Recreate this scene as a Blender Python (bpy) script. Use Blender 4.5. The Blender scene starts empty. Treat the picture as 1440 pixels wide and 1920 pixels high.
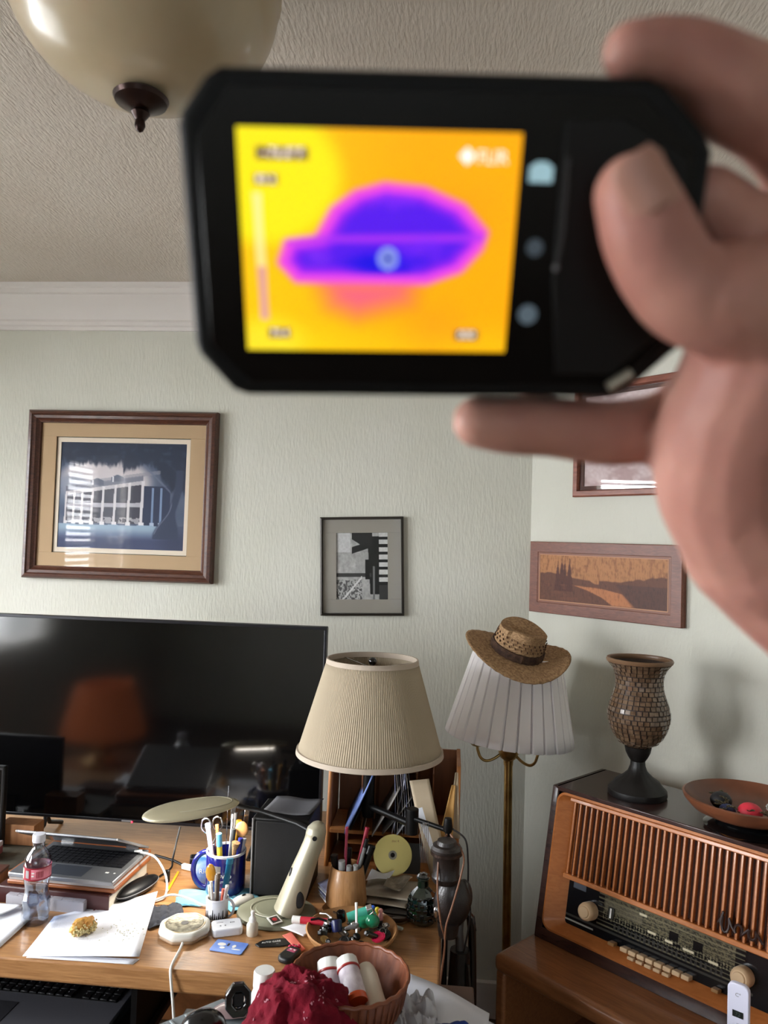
import bpy, bmesh, math, random
import numpy as np
from mathutils import Vector, Matrix, Quaternion, noise as mnoise
random.seed(7)
sc = bpy.context.scene
COL = sc.collection
PI = math.pi

# ---------------------------------------------------------------- camera
def make_camera():
    yaw, pitch, roll = math.radians(5.2), math.radians(2.15), math.atan(.031)
    f = Vector((-math.sin(yaw)*math.cos(pitch), math.cos(yaw)*math.cos(pitch), math.sin(pitch)))
    r0 = Vector((math.cos(yaw), math.sin(yaw), 0)); u0 = r0.cross(f)
    r = math.cos(roll)*r0+math.sin(roll)*u0; u = -math.sin(roll)*r0+math.cos(roll)*u0
    m = Matrix((r, u, -f)).transposed().to_4x4(); m.translation = Vector((0, 0, 1.6))
    cd = bpy.data.cameras.new('camera'); cam = bpy.data.objects.new('camera', cd); COL.objects.link(cam)
    cam.matrix_world = m
    cd.sensor_fit = 'VERTICAL'; cd.sensor_height = 36; cd.lens = 36*1442/1920
    cd.clip_start = .01; cd.clip_end = 50
    cd.dof.use_dof = True; cd.dof.focus_distance = 2.1; cd.dof.aperture_fstop = 9.0
    sc.camera = cam
make_camera()
# ---------------------------------------------------------------- world, daylight, exposure
w = bpy.data.worlds.new('world'); sc.world = w; w.use_nodes = True
w.node_tree.nodes['Background'].inputs[0].default_value = (.75, .87, 1, 1)
w.node_tree.nodes['Background'].inputs[1].default_value = 1.2
def area(name, loc, rot, sx, sy, power, col=(1, 1, 1), parent=None):
    l = bpy.data.lights.new(name, 'AREA'); l.shape = 'RECTANGLE'; l.size = sx; l.size_y = sy; l.energy = power; l.color = col
    o = bpy.data.objects.new(name, l); COL.objects.link(o); o.location = loc; o.rotation_euler = rot; o.parent = parent
    return o
WIN = [(.95, 1.95), (-.65, .4)]          # windows in the left wall, y ranges
WZ = (.9, 2.12)
area('daylight_and_fill', (-3.0, 1.35, 1.6), (0, -PI/2, 0), 1.4, 1.3, 66, (.93, .965, 1))
area('daylight_and_fill', (-3.0, -.15, 1.6), (0, -PI/2, 0), 1.4, 1.3, 90, (.955, .975, 1))
area('daylight_and_fill', (.2, -2.75, 1.55), (PI/2, 0, PI), 1.7, 1.3, 60, (1, .975, .94))  # soft fill behind the viewer, added to brighten the room
sc.view_settings.view_transform = 'Standard'; sc.view_settings.look = 'None'; sc.view_settings.gamma = 1
sc.view_settings.use_curve_mapping = False; sc.view_settings.exposure = 1.62
sc.cycles.use_denoising = True; sc.cycles.max_bounces = 10; sc.cycles.transparent_max_bounces = 12
sc.cycles.sample_clamp_indirect = 6; sc.cycles.caustics_reflective = False; sc.cycles.caustics_refractive = False

# ---------------------------------------------------------------- helpers
def lin(c):
    return tuple(((x/255)/12.92 if x/255 <= .04045 else (((x/255)+.055)/1.055)**2.4) for x in c[:3])+(1,)
MC = {}
def mat(name, col, rough=.5, metal=0, col2=None, scale=20, stretch=(1, 1, 1), bump=0, bscale=None, bstretch=None,
        emis=0, coat=0, trans=0, ior=1.45, wave=False, sss=0, detail=4, attr=False, alpha=1, spec=.5):
    if name in MC: return MC[name]
    m = bpy.data.materials.new(name); m.use_nodes = True; nt = m.node_tree; N = nt.nodes; L = nt.links
    b = N['Principled BSDF']; b.inputs['Roughness'].default_value = rough; b.inputs['Metallic'].default_value = metal
    b.inputs['Base Color'].default_value = lin(col); b.inputs['Coat Weight'].default_value = coat
    b.inputs['Coat Roughness'].default_value = .08; b.inputs['IOR'].default_value = ior; b.inputs['Alpha'].default_value = alpha
    b.inputs['Transmission Weight'].default_value = trans; b.inputs['Specular IOR Level'].default_value = spec
    if sss: b.inputs['Subsurface Weight'].default_value = sss; b.inputs['Subsurface Radius'].default_value = (.01, .004, .002)
    tc = N.new('ShaderNodeTexCoord')
    def tex(sc_, st, det):
        mp = N.new('ShaderNodeMapping'); mp.inputs['Scale'].default_value = st; L.new(tc.outputs['Object'], mp.inputs[0])
        n = N.new('ShaderNodeTexNoise'); n.inputs['Scale'].default_value = sc_; n.inputs['Detail'].default_value = det
        L.new(mp.outputs[0], n.inputs['Vector']); return n
    src = None
    if attr:
        a = N.new('ShaderNodeVertexColor'); a.layer_name = 'print'; src = a.outputs['Color']
        L.new(src, b.inputs['Base Color'])
    elif col2:
        n = tex(scale, stretch, detail); out = n.outputs['Fac']
        if wave:
            n.inputs['Distortion'].default_value = 1.2
        r = N.new('ShaderNodeValToRGB'); r.color_ramp.elements[0].position = .35; r.color_ramp.elements[1].position = .65
        r.color_ramp.elements[0].color = lin(col); r.color_ramp.elements[1].color = lin(col2)
        L.new(out, r.inputs[0]); L.new(r.outputs[0], b.inputs['Base Color']); src = r.outputs[0]
    if bump:
        n = tex(bscale or scale, bstretch or stretch, 5); bp = N.new('ShaderNodeBump'); bp.inputs['Strength'].default_value = 1
        bp.inputs['Distance'].default_value = bump; L.new(n.outputs['Fac'], bp.inputs['Height']); L.new(bp.outputs[0], b.inputs['Normal'])
    if emis:
        b.inputs['Emission Strength'].default_value = emis
        if src:
            L.new(src, b.inputs['Emission Color'])
            if attr:
                for l_ in list(b.inputs['Base Color'].links): L.remove(l_)
                b.inputs['Base Color'].default_value = (.01, .01, .01, 1)
        else: b.inputs['Emission Color'].default_value = lin(col)
    MC[name] = m; return m

def clear_glass(name, tint=(255, 255, 255), gloss=.9, rough=.02):
    # thin glass or clear plastic: see-through with a Fresnel sheen
    if name in MC: return MC[name]
    m = bpy.data.materials.new(name); m.use_nodes = True; nt = m.node_tree; N = nt.nodes; L = nt.links
    for n in list(N):
        if n.type != 'OUTPUT_MATERIAL': N.remove(n)
    t = N.new('ShaderNodeBsdfTransparent'); t.inputs[0].default_value = lin(tint)
    g = N.new('ShaderNodeBsdfGlossy'); g.inputs['Roughness'].default_value = rough
    f = N.new('ShaderNodeFresnel'); ge = N.new('ShaderNodeNewGeometry')
    mr = N.new('ShaderNodeMapRange'); mr.inputs['To Min'].default_value = 1.5; mr.inputs['To Max'].default_value = 1/1.5   # same sheen from either side of a thin sheet
    L.new(ge.outputs['Backfacing'], mr.inputs['Value']); L.new(mr.outputs[0], f.inputs[0])
    mu = N.new('ShaderNodeMath'); mu.operation = 'MULTIPLY'; mu.inputs[1].default_value = gloss*1.6; mu.use_clamp = True
    x = N.new('ShaderNodeMixShader'); L.new(f.outputs[0], mu.inputs[0]); L.new(mu.outputs[0], x.inputs[0]); L.new(t.outputs[0], x.inputs[1]); L.new(g.outputs[0], x.inputs[2])
    L.new(x.outputs[0], N['Material Output'].inputs[0]); MC[name] = m; return m

class MB:
    def __init__(s): s.v = []; s.f = []
    def add(s, vs, fs, m=None):
        k = len(s.v)
        for p in vs: s.v.append(tuple(m @ Vector(p)) if m is not None else tuple(p))
        for q in fs: s.f.append([i+k for i in q])
        return s
    def box(s, c, d, m=None):
        x, y, z = c; a, b, e = d[0]/2, d[1]/2, d[2]/2
        vs = [(x+i*a, y+j*b, z+k*e) for i in (-1, 1) for j in (-1, 1) for k in (-1, 1)]
        return s.add(vs, [(0, 1, 3, 2), (4, 6, 7, 5), (0, 4, 5, 1), (2, 3, 7, 6), (0, 2, 6, 4), (1, 5, 7, 3)], m)
    def lathe(s, prof, n=32, m=None, caps=True, wob=None, a0=0, a1=2*PI):
        full = abs(a1-a0-2*PI) < 1e-6; vs = []; fs = []; c = n if full else n+1
        for r, z in prof:
            for i in range(c):
                a = a0+(a1-a0)*i/n; rr = r*(wob(a, z) if wob else 1)
                vs.append((rr*math.cos(a), rr*math.sin(a), z))
        for j in range(len(prof)-1):
            for i in range(n):
                i2 = (i+1) % c
                fs.append((j*c+i, j*c+i2, (j+1)*c+i2, (j+1)*c+i))
        if caps and full:
            fs.append(tuple(range(c))[::-1]); fs.append(tuple(range((len(prof)-1)*c, len(prof)*c)))
        return s.add(vs, fs, m)
    def tube(s, pts, r, n=10, m=None, flat=1):
        pts = [Vector(p) for p in pts]; rs = r if isinstance(r, (list, tuple)) else [r]*len(pts)
        vs = []; fs = []; t0 = (pts[1]-pts[0]).normalized()
        up = Vector((0, 0, 1)) if abs(t0.z) < .9 else Vector((1, 0, 0)); nn = (up-t0*up.dot(t0)).normalized()
        for k, p in enumerate(pts):
            t = (pts[min(k+1, len(pts)-1)]-pts[max(k-1, 0)]).normalized()
            nn = (nn-t*nn.dot(t)).normalized(); bb = t.cross(nn)
            for i in range(n):
                a = 2*PI*i/n; vs.append(p+(nn*math.cos(a)*flat+bb*math.sin(a))*rs[k])
        for k in range(len(pts)-1):
            for i in range(n):
                j = (i+1) % n; fs.append((k*n+i, k*n+j, (k+1)*n+j, (k+1)*n+i))
        fs.append(tuple(range(n))[::-1]); fs.append(tuple(range((len(pts)-1)*n, len(pts)*n)))
        return s.add(vs, fs, m)
    def prism(s, poly, z0, z1, m=None):
        n = len(poly); vs = [(x, y, z0) for x, y in poly]+[(x, y, z1) for x, y in poly]
        fs = [tuple(range(n))[::-1], tuple(range(n, 2*n))]+[(i, (i+1) % n, (i+1) % n+n, i+n) for i in range(n)]
        return s.add(vs, fs, m)
    def ball(s, c, r, n=16, m=None, sc_=(1, 1, 1)):
        vs = []; fs = []; k = n//2
        for j in range(1, k):
            t = PI*j/k
            for i in range(n):
                a = 2*PI*i/n; vs.append((c[0]+r*sc_[0]*math.sin(t)*math.cos(a), c[1]+r*sc_[1]*math.sin(t)*math.sin(a), c[2]+r*sc_[2]*math.cos(t)))
        for j in range(k-2):
            for i in range(n): fs.append((j*n+i, (j+1)*n+i, (j+1)*n+(i+1) % n, j*n+(i+1) % n))
        vs += [(c[0], c[1], c[2]+r*sc_[2]), (c[0], c[1], c[2]-r*sc_[2])]; T = len(vs)-2
        for i in range(n): fs.append((T, i, (i+1) % n)); fs.append((T+1, (k-2)*n+(i+1) % n, (k-2)*n+i))
        return s.add(vs, fs, m)
    def surf(s, fn, nu, nv, m=None):
        vs = [fn(i/nu, j/nv) for j in range(nv+1) for i in range(nu+1)]
        fs = [(j*(nu+1)+i, j*(nu+1)+i+1, (j+1)*(nu+1)+i+1, (j+1)*(nu+1)+i) for j in range(nv) for i in range(nu)]
        return s.add(vs, fs, m)
    def build(s, name, m, parent=None, loc=(0, 0, 0), rot=(0, 0, 0), bevel=0, seg=2, smooth=True, solid=0, sub=0):
        me = bpy.data.meshes.new(name); me.from_pydata(s.v, [], s.f); me.materials.append(m)
        bm = bmesh.new(); bm.from_mesh(me); bmesh.ops.recalc_face_normals(bm, faces=bm.faces); bm.to_mesh(me); bm.free()
        if smooth: me.shade_smooth(); me.set_sharp_from_angle(angle=math.radians(38))
        o = bpy.data.objects.new(name, me); COL.objects.link(o); o.parent = parent; o.location = loc; o.rotation_euler = rot
        if solid: q = o.modifiers.new('s', 'SOLIDIFY'); q.thickness = solid; q.offset = 0
        if bevel: q = o.modifiers.new('b', 'BEVEL'); q.width = bevel; q.segments = seg; q.limit_method = 'ANGLE'; q.angle_limit = math.radians(40)
        if sub: q = o.modifiers.new('u', 'SUBSURF'); q.levels = sub; q.render_levels = sub
        return o
def tag(o, label=None, cat=None, group=None, kind=None):
    if label: o['label'] = label
    if cat: o['category'] = cat
    if group: o['group'] = group
    if kind: o['kind'] = kind
    return o
def thing(name, label, cat, loc=(0, 0, 0), rz=0, group=None, rot=None, mtx=None):
    o = bpy.data.objects.new(name, None); COL.objects.link(o); o.empty_display_size = .05
    o.location = loc; o.rotation_euler = rot or (0, 0, rz)
    if mtx is not None: o.matrix_world = mtx
    return tag(o, label, cat, group)
def cr(pts, n=6):
    P = [Vector(p) for p in pts]; out = []
    for i in range(len(P)-1):
        a = P[max(i-1, 0)]; b = P[i]; c = P[i+1]; d = P[min(i+2, len(P)-1)]
        for k in range(n):
            t = k/n; out.append(.5*((2*b)+(c-a)*t+(2*a-5*b+4*c-d)*t*t+(3*b-a-3*c+d)*t**3))
    return out+[P[-1]]
def zdir(a, b):
    """matrix at a whose z axis points to b"""
    a, b = Vector(a), Vector(b); q = (b-a).to_track_quat('Z', 'Y'); return Matrix.Translation(a) @ q.to_matrix().to_4x4(), (b-a).length
def text(name, body, size, m, parent, loc, rot=(0, 0, 0), ext=.0002, align='CENTER'):
    c = bpy.data.curves.new(name, 'FONT'); c.body = body; c.size = size; c.extrude = ext; c.align_x = align; c.align_y = 'CENTER'; c.resolution_u = 2
    c.materials.append(m); t_ = bpy.data.objects.new('tmp', c); COL.objects.link(t_)
    me = bpy.data.meshes.new_from_object(t_.evaluated_get(bpy.context.evaluated_depsgraph_get())); bpy.data.objects.remove(t_); me.name = name
    o = bpy.data.objects.new(name, me); COL.objects.link(o); o.parent = parent; o.location = loc; o.rotation_euler = rot
    return o
def rrect(w, h, r, n=5, cx=0, cy=0):
    out = []
    for sx, sy, a0 in ((1, 1, 0), (-1, 1, PI/2), (-1, -1, PI), (1, -1, 1.5*PI)):
        for i in range(n+1):
            a = a0+PI/2*i/n; out.append((cx+sx*(w/2-r)+r*math.cos(a), cy+sy*(h/2-r)+r*math.sin(a)))
    return out
def print_sheet(name, w_, h_, fn, nx, ny, parent, loc=(0, 0, 0), rot=(0, 0, 0), emis=0, rough=.6, spec=.3, thick=.0008):
    """flat printed picture: local x right, z up, facing -y; fn(u, v) -> sRGB 0..255, v downwards"""
    U, V = np.meshgrid(np.linspace(0, 1, nx+1), np.linspace(0, 1, ny+1)); c = np.clip(fn(U, V), 0, 255)/255.
    c = np.where(c <= .04045, c/12.92, ((c+.055)/1.055)**2.4).reshape(-1, 3)
    vs = [((u-.5)*w_, 0, (.5-v)*h_) for v in np.linspace(0, 1, ny+1) for u in np.linspace(0, 1, nx+1)]
    k = nx+1; fs = [(j*k+i, (j+1)*k+i, (j+1)*k+i+1, j*k+i+1) for j in range(ny) for i in range(nx)]
    me = bpy.data.meshes.new(name); me.from_pydata(vs, [], fs)
    at = me.color_attributes.new('print', 'FLOAT_COLOR', 'POINT')
    at.data.foreach_set('color', np.concatenate([c, np.ones((len(c), 1))], 1).astype(np.float32).ravel())
    me.materials.append(mat(f'printed ink {emis} {rough}', (200, 200, 200), rough, attr=True, emis=emis, spec=spec))
    o = bpy.data.objects.new(name, me); COL.objects.link(o); o.parent = parent; o.location = loc; o.rotation_euler = rot
    return o
def RGB(*c): return np.array(c, float)
def mix(a, b, t): t = np.clip(t, 0, 1)[..., None]; return a*(1-t)+b*t
def full(U, c): return np.zeros(U.shape+(3,))+RGB(*c)
def sm(x, a, b): t = np.clip((x-a)/(b-a), 0, 1); return t*t*(3-2*t)
def vnoise(U, V, s, seed=0, oct_=3):
    out = 0; amp = 1; tot = 0
    for o in range(oct_):
        rs = np.random.RandomState(seed+o); g = rs.rand(64, 64); x = U*s*2**o; y = V*s*2**o
        xi = np.floor(x).astype(int); yi = np.floor(y).astype(int); fx = x-xi; fy = y-yi; fx = fx*fx*(3-2*fx); fy = fy*fy*(3-2*fy)
        a = g[yi % 64, xi % 64]; b = g[yi % 64, (xi+1) % 64]; c = g[(yi+1) % 64, xi % 64]; d = g[(yi+1) % 64, (xi+1) % 64]
        out = out+amp*((a*(1-fx)+b*fx)*(1-fy)+(c*(1-fx)+d*fx)*fy); tot += amp; amp *= .5
    return out/tot
def psdf(U, V, poly):
    """signed distance to polygon, negative inside"""
    d = np.full(U.shape, 1e9); ins = np.zeros(U.shape, bool); n = len(poly)
    for i in range(n):
        ax, ay = poly[i]; bx, by = poly[(i+1) % n]; ex, ey = bx-ax, by-ay
        t = np.clip(((U-ax)*ex+(V-ay)*ey)/(ex*ex+ey*ey+1e-12), 0, 1)
        d = np.minimum(d, np.hypot(U-ax-t*ex, V-ay-t*ey))
        c = ((ay > V) != (by > V)); xx = ax+(V-ay)*(ex)/(ey if abs(ey) > 1e-9 else 1e-9); ins ^= (c & (U < xx))
    return np.where(ins, -d, d)

# ---------------------------------------------------------------- shared materials
OAK = mat('oak desk top', (150, 106, 66), .34, col2=(176, 130, 84), scale=9, stretch=(1.2, 14, 14), wave=True, bump=.0004, bscale=30, coat=.15)
OAKD = mat('darker oak', (120, 74, 40), .45, col2=(148, 95, 55), scale=9, stretch=(1.5, 10, 1.5), wave=True)
WALNUT = mat('red brown frame wood', (66, 36, 26), .38, col2=(92, 54, 38), scale=14, stretch=(2, 12, 12), wave=True, coat=.2)
BLACKP = mat('black plastic', (14, 14, 15), .42)
BLACKM = mat('black metal', (18, 17, 17), .4, .6)
BLACKG = mat('glossy black', (8, 8, 9), .12, coat=.5)
WHITEP = mat('white plastic', (226, 226, 222), .4)
PAPER = mat('white paper', (228, 230, 236), .8, col2=(218, 220, 228), scale=8)
BRASS = mat('aged brass', (206, 172, 108), .33, .9, col2=(160, 126, 76), scale=14)
CHROME = mat('chrome', (200, 200, 202), .15, 1)
GREYP = mat('grey plastic', (120, 120, 122), .45)
CLEAR = clear_glass('clear plastic', (250, 252, 255))
GLASSP = clear_glass('picture glass', (255, 255, 255), gloss=.13)
BEIGEL = mat('champagne lamp enamel', (178, 172, 150), .38, .25)

# ================================================================ ROOM
WALLM = mat('sage wall plaster', (204, 203, 190), .75, col2=(208, 207, 196), scale=3, bump=.0016, bscale=90, bstretch=(1.6, 1.6, .35))
CEILM = mat('textured ceiling', (206, 196, 184), .9, col2=(212, 203, 192), scale=3, bump=.0035, bscale=110, bstretch=(1.6, .35, 1))
TRIMM = mat('white trim paint', (222, 216, 212), .5)
FLOORM = mat('brown carpet', (92, 74, 58), .95, col2=(78, 62, 50), scale=120, bump=.002)
CH = 2.49
def struct(name, mb, m, **k):
    o = mb.build(name, m, **k); o['kind'] = 'structure'; return o
struct('floor', MB().box((-.2, .1, -.05), (5.2, 5.6, .1)), FLOORM)
struct('ceiling', MB().box((-.2, .1, CH+.05), (5.2, 5.6, .1)), CEILM)
struct('wall_back', MB().box((-1.2, 2.75, CH/2), (2.95, .1, CH)), WALLM)
# the wall meeting the back wall at an obtuse corner
struct('wall_right_diagonal', MB().box((1.4, .05, CH/2), (2.8, .1, CH)), WALLM, loc=(.267, 2.7, 0), rot=(0, 0, -PI/4))
struct('wall_right', MB().box((2.3, -.75, CH/2), (.1, 3.4, CH)), WALLM)
# left wall with two window openings
lw = MB(); ys = [-2.5, WIN[1][0], WIN[1][1], WIN[0][0], WIN[0][1], 2.7]
for i in range(5):
    a, b = ys[i], ys[i+1]
    if i in (1, 3):
        lw.box((-2.65, (a+b)/2, WZ[0]/2), (.1, b-a, WZ[0])); lw.box((-2.65, (a+b)/2, (WZ[1]+CH)/2), (.1, b-a, CH-WZ[1]))
    else: lw.box((-2.65, (a+b)/2, CH/2), (.1, b-a, CH))
struct('wall_left', lw, WALLM)
rw = MB(); rw.box((-1.65, -2.45, CH/2), (2.0, .1, CH)); rw.box((1.65, -2.45, CH/2), (1.3, .1, CH)); rw.box((.175, -2.45, .45), (1.65, .1, .9)); rw.box((.175, -2.45, (2.12+CH)/2), (1.65, .1, CH-2.12))
struct('wall_rear', rw, WALLM)
slatm = None
def window(name, c, width, rz):
    o = thing(name, None, None, c, rz); o['kind'] = 'structure'
    h = WZ[1]-WZ[0]; fr = MB()
    for x in (-width/2+.02, 0, width/2-.02): fr.box((x, .06, h/2), (.04, .04, h))
    for z in (.02, h/2, h-.02): fr.box((0, .06, z), (width, .04, .04))
    fr.build('window_frame', TRIMM, o)
    s0 = MB().box((0, 0, 0), (width-.03, .042, .003)).build('slat', WHITEP, o, loc=(0, .01, .03), rot=(.5, 0, 0))
    for k in range(1, int(h/.045)):
        s = s0.copy(); COL.objects.link(s); s.parent = o; s.location = (0, .01, .03+k*.045)
    MB().box((0, .01, h-.02), (width-.02, .05, .04)).build('blind_headrail', WHITEP, o)
window('window_1', (-2.6, (WIN[0][0]+WIN[0][1])/2, WZ[0]), WIN[0][1]-WIN[0][0], PI/2)
window('window_2', (-2.6, (WIN[1][0]+WIN[1][1])/2, WZ[0]), WIN[1][1]-WIN[1][0], PI/2)
window('fill_window', (.175, -2.4, WZ[0]), 1.65, PI)  # unseen rear window, added to let the fill light in
# crown moulding: profile (distance from wall, drop from ceiling)
prof = [(0, -.150), (.010, -.150), (.012, -.138), (.020, -.134), (.022, -.122), (.030, -.116), (.036, -.092), (.050, -.068), (.070, -.050), (.076, -.038), (.086, -.034), (.090, -.020), (.098, -.016), (.100, 0), (0, 0)]
def crown(name, a, b, inward):
    a, b, n_ = Vector(a), Vector(b), Vector(inward).normalized(); vs = []; fs = []; n = len(prof)
    for P in (a, b):
        for d, z in prof: vs.append((P.x+n_.x*d, P.y+n_.y*d, CH+z))
    for i in range(n): fs.append((i, (i+1) % n, n+(i+1) % n, n+i))
    fs += [tuple(range(n)), tuple(range(n, 2*n))]
    struct(name, MB().add(vs, fs), TRIMM)
crown('trim_1', (-2.6, 2.7), (.267, 2.7), (0, -1))
crown('trim_2', (.267, 2.7), (2.25, .717), (-1, -1))
crown('trim_3', (-2.6, -2.4), (-2.6, 2.7), (1, 0))
struct('baseboard_back', MB().box((-1.17, 2.69, .06), (2.86, .02, .12)), TRIMM, bevel=.003)
struct('baseboard_right', MB().box((1.4, -.01, .06), (2.78, .02, .12)), TRIMM, bevel=.003, loc=(.267, 2.7, 0), rot=(0, 0, -PI/4))

# ================================================================ PICTURES ON THE WALLS
def frame_ring(name, w_, h_, prof_, m, parent, d0=0):
    """picture frame: prof_ = [(inset, depth towards viewer)], local x/z plane, facing -y; four mitred rails"""
    W2, H2 = w_/2, h_/2; cs = [(-1, -1), (1, -1), (1, 1), (-1, 1)]; n = len(prof_); first = None
    for k in range(4):
        vs = []
        for sx, sz in (cs[k], cs[(k+1) % 4]):
            for t, d in prof_: vs.append((sx*(W2-t), -d, sz*(H2-t)))
        fs = [(i, i+1, n+i+1, n+i) for i in range(n-1)]+[tuple(range(n)), tuple(range(n, 2*n)), (0, n-1, 2*n-1, n)]
        MB().add(vs, fs).build(name, m, parent, loc=(0, d0, 0))
def flat_ring(mb, W, H, w2, h2, y0, y1, cz=0, cx=0):
    for sx in (-1, 1): mb.box((cx+sx*(W+w2)/4, (y0+y1)/2, cz), ((W-w2)/2, abs(y1-y0), h2))
    for sz in (-1, 1): mb.box((cx, (y0+y1)/2, cz+sz*(H+h2)/4), (W, abs(y1-y0), (H-h2)/2))
    return mb
def mansion(U, V):
    n1 = vnoise(U, V, 9, 3); n2 = vnoise(U*3, V*.6, 12, 8); n3 = vnoise(U, V, 30, 5)
    c = mix(full(U, (74, 88, 112)), RGB(96, 104, 124), n1)
    c = mix(c, RGB(196, 188, 192), sm(.34-np.hypot((U-.36)/1.25, (V-.38)*1.15), 0, .10))
    c = mix(c, RGB(120, 134, 156), sm(.2-np.hypot((U-.1), (V-.45)), 0, .1)*.6)
    edge = .16+.12*n2+.06*np.sin(U*9)**2*(U > .5)+.25*sm(U, .72, 1)
    c = mix(c, RGB(42, 50, 68)*(1), sm(edge-V, -.02, .05)*.92); c = mix(c, RGB(66, 76, 96), sm(n3, .55, .8)*(V < edge)*.5)
    def roofy(u): return .47-(u-.05)*.19
    inx = (U > .05) & (U < .665)
    def band(mask, col, t=1.):
        nonlocal c; c = np.where(mask[..., None], c*(1-t)+RGB(*col)*t, c)
    band(inx & (V > roofy(U)-.05) & (V < roofy(U)), (118, 120, 134))                    # roof
    band((U > .3) & (U < .8) & (V > roofy(U)-.075) & (V < roofy(U)-.04), (140, 140, 152), .6)
    for du, dv in ((.30, .335), (.46, .30)):
        band((np.abs(U-du) < .05) & (V > dv+np.abs(U-du)*.5) & (V < dv+.065), (92, 98, 116)); band((np.abs(U-du+.035) < .008) & (V > dv+.02) & (V < dv+.07), (205, 205, 212))
    band(inx & (V > roofy(U)) & (V < .76), (72, 72, 84))                                # galleries
    band((U > .66) & (U < .88) & (V > .40) & (V < .78), (52, 60, 84))
    band(inx & (V > roofy(U)) & (V < roofy(U)+.035), (188, 184, 190))                  # cornice
    band(inx & (np.abs(V-(.60-(U-.05)*.03)) < .02), (176, 174, 184))                   # mid rail
    band(inx & (V > .70) & (V < .76) & (n3 > .55), (196, 194, 200), .7)
    for k, u in enumerate((.055, .12, .185, .265, .35, .445, .555, .66)):
        wd = .007+.004*k/7; band((np.abs(U-u+.02*(V-.6)) < wd) & (V > roofy(min(max(u, .05), .66))) & (V < .78), (212, 208, 212))
        band((np.abs(U-u) < wd*1.9) & (V > .745) & (V < .785), (222, 220, 224))
    for u in (.745, .81): band((np.abs(U-u) < .009) & (V > .42) & (V < .78), (120, 140, 172)); band((np.abs(U-u) < .016) & (V > .745) & (V < .785), (170, 184, 204))
    g = V > .78-.01*n1
    gc = mix(full(U, (150, 172, 192)), RGB(66, 74, 104), sm(V, .79, .93)); gc = mix(gc, RGB(56, 62, 86), sm(U, .72, .95)*.8)
    c = np.where(g[..., None], gc, c)
    tr = np.abs(U-(.90+.05*np.sin(V*5)))-(.028+.07*sm(V, .62, .86))
    c = mix(c, RGB(58, 66, 88), sm(-tr, -.012, .01)*(V > .25)*(V < .9)); c = mix(c, RGB(150, 158, 180), sm(-np.abs(tr+.01), -.008, 0)*(U < .9)*(V > .3)*(V < .85)*.5)
    br = np.abs((V-.2)-(U-.66)*1.15); c = mix(c, RGB(104, 112, 134), sm(-br, -.02, -.004)*(U > .66)*(U < .88)*.7)
    return c
p = thing('framed_painting', 'large brown-framed print of a white columned mansion above the television', 'picture', (-1.2055, 2.7, 1.734))
frame_ring('frame_rail', .709, .614, [(0, .0), (0, .026), (.006, .034), (.016, .036), (.020, .030), (.030, .028), (.034, .022), (.044, .018), (.046, .008)], WALNUT, p)
flat_ring(MB(), .64, .54, .506, .424, -.010, -.004).build('mat_board', mat('tan mat board', (184, 156, 122), .85), p, bevel=.0008)
flat_ring(MB(), .512, .430, .502, .420, -.0045, -.0025).build('mat_liner', mat('dark green liner', (52, 58, 48), .7), p)
flat_ring(MB(), .504, .422, .474, .386, -.0035, -.001).build('print_border', mat('cream print border', (222, 208, 190), .8), p)
print_sheet('print', .476, .388, mansion, 240, 190, p, (0, -.0012, 0))
MB().box((0, -.012, 0), (.625, .002, .53)).build('glass', GLASSP, p)
MB().box((0, -.0004, 0), (.66, .0006, .56)).build('backing', BLACKP, p)

def oldphoto(U, V):
    n = vnoise(U, V, 14, 2); n2 = vnoise(U, V, 40, 9); c = mix(full(U, (150, 150, 148)), RGB(205, 205, 203), n)
    def band(mask, col, t=1.):
        nonlocal c; c = np.where(mask[..., None], c*(1-t)+RGB(*col)*t, c)
    band((U > .60+.06*V) & (V > .06) & (V < .92), (26, 26, 26)); band((U > .3) & (U < .7) & (V < .22) & (V < .1+.5*(U-.3)), (40, 40, 40))
    band((V > .14+.25*(.62-U)) & (V < .24+.25*(.62-U)) & (U > .3) & (U < .66), (36, 36, 36))
    band((U > .38) & (U < .62) & (V > .3) & (V < .62), (170, 170, 168)); band((V > .60) & (V < .66) & (U < .68), (60, 60, 60))
    band((U < .5) & (V > .7) & (n2 > .5), (90, 90, 90)); band((U > .82) & (V < .75) & ((V*9) % 1 < .6), (214, 214, 212)); band((U > .82) & (V > .78), (60, 60, 60))
    band((U > .56) & (U < .64) & (V > .4) & (V < .7), (20, 20, 20)); band((np.abs((V-.66)-.9*(.5-U)) < .02) & (U < .5), (225, 225, 224))
    band((U < .28) & (V < .3), (205, 206, 206)); band((U > .7) & (U < .74) & (V > .5), (120, 120, 120))
    return mix(c, c*.75, n2*.6)
p = thing('framed_photograph', 'small black and white photograph in a thin dark frame above the table lamp', 'picture', (-.317, 2.7, 1.509), rot=(0, math.radians(-2.2), 0))
frame_ring('frame_rail', .295, .346, [(0, 0), (0, .016), (.003, .018), (.007, .018), (.009, .012), (.009, .006)], mat('pewter frame', (52, 47, 42), .35, .4), p)
flat_ring(MB(), .28, .33, .182, .234, -.007, -.003).build('mat_board', mat('grey mat board', (146, 141, 132), .85), p, bevel=.0006)
print_sheet('photo_print', .186, .238, oldphoto, 110, 140, p, (0, -.0022, 0))
MB().box((0, -.0095, 0), (.28, .0015, .33)).build('glass', GLASSP, p)
MB().box((0, -.001, 0), (.27, .0012, .32)).build('backing', BLACKP, p)

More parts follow.
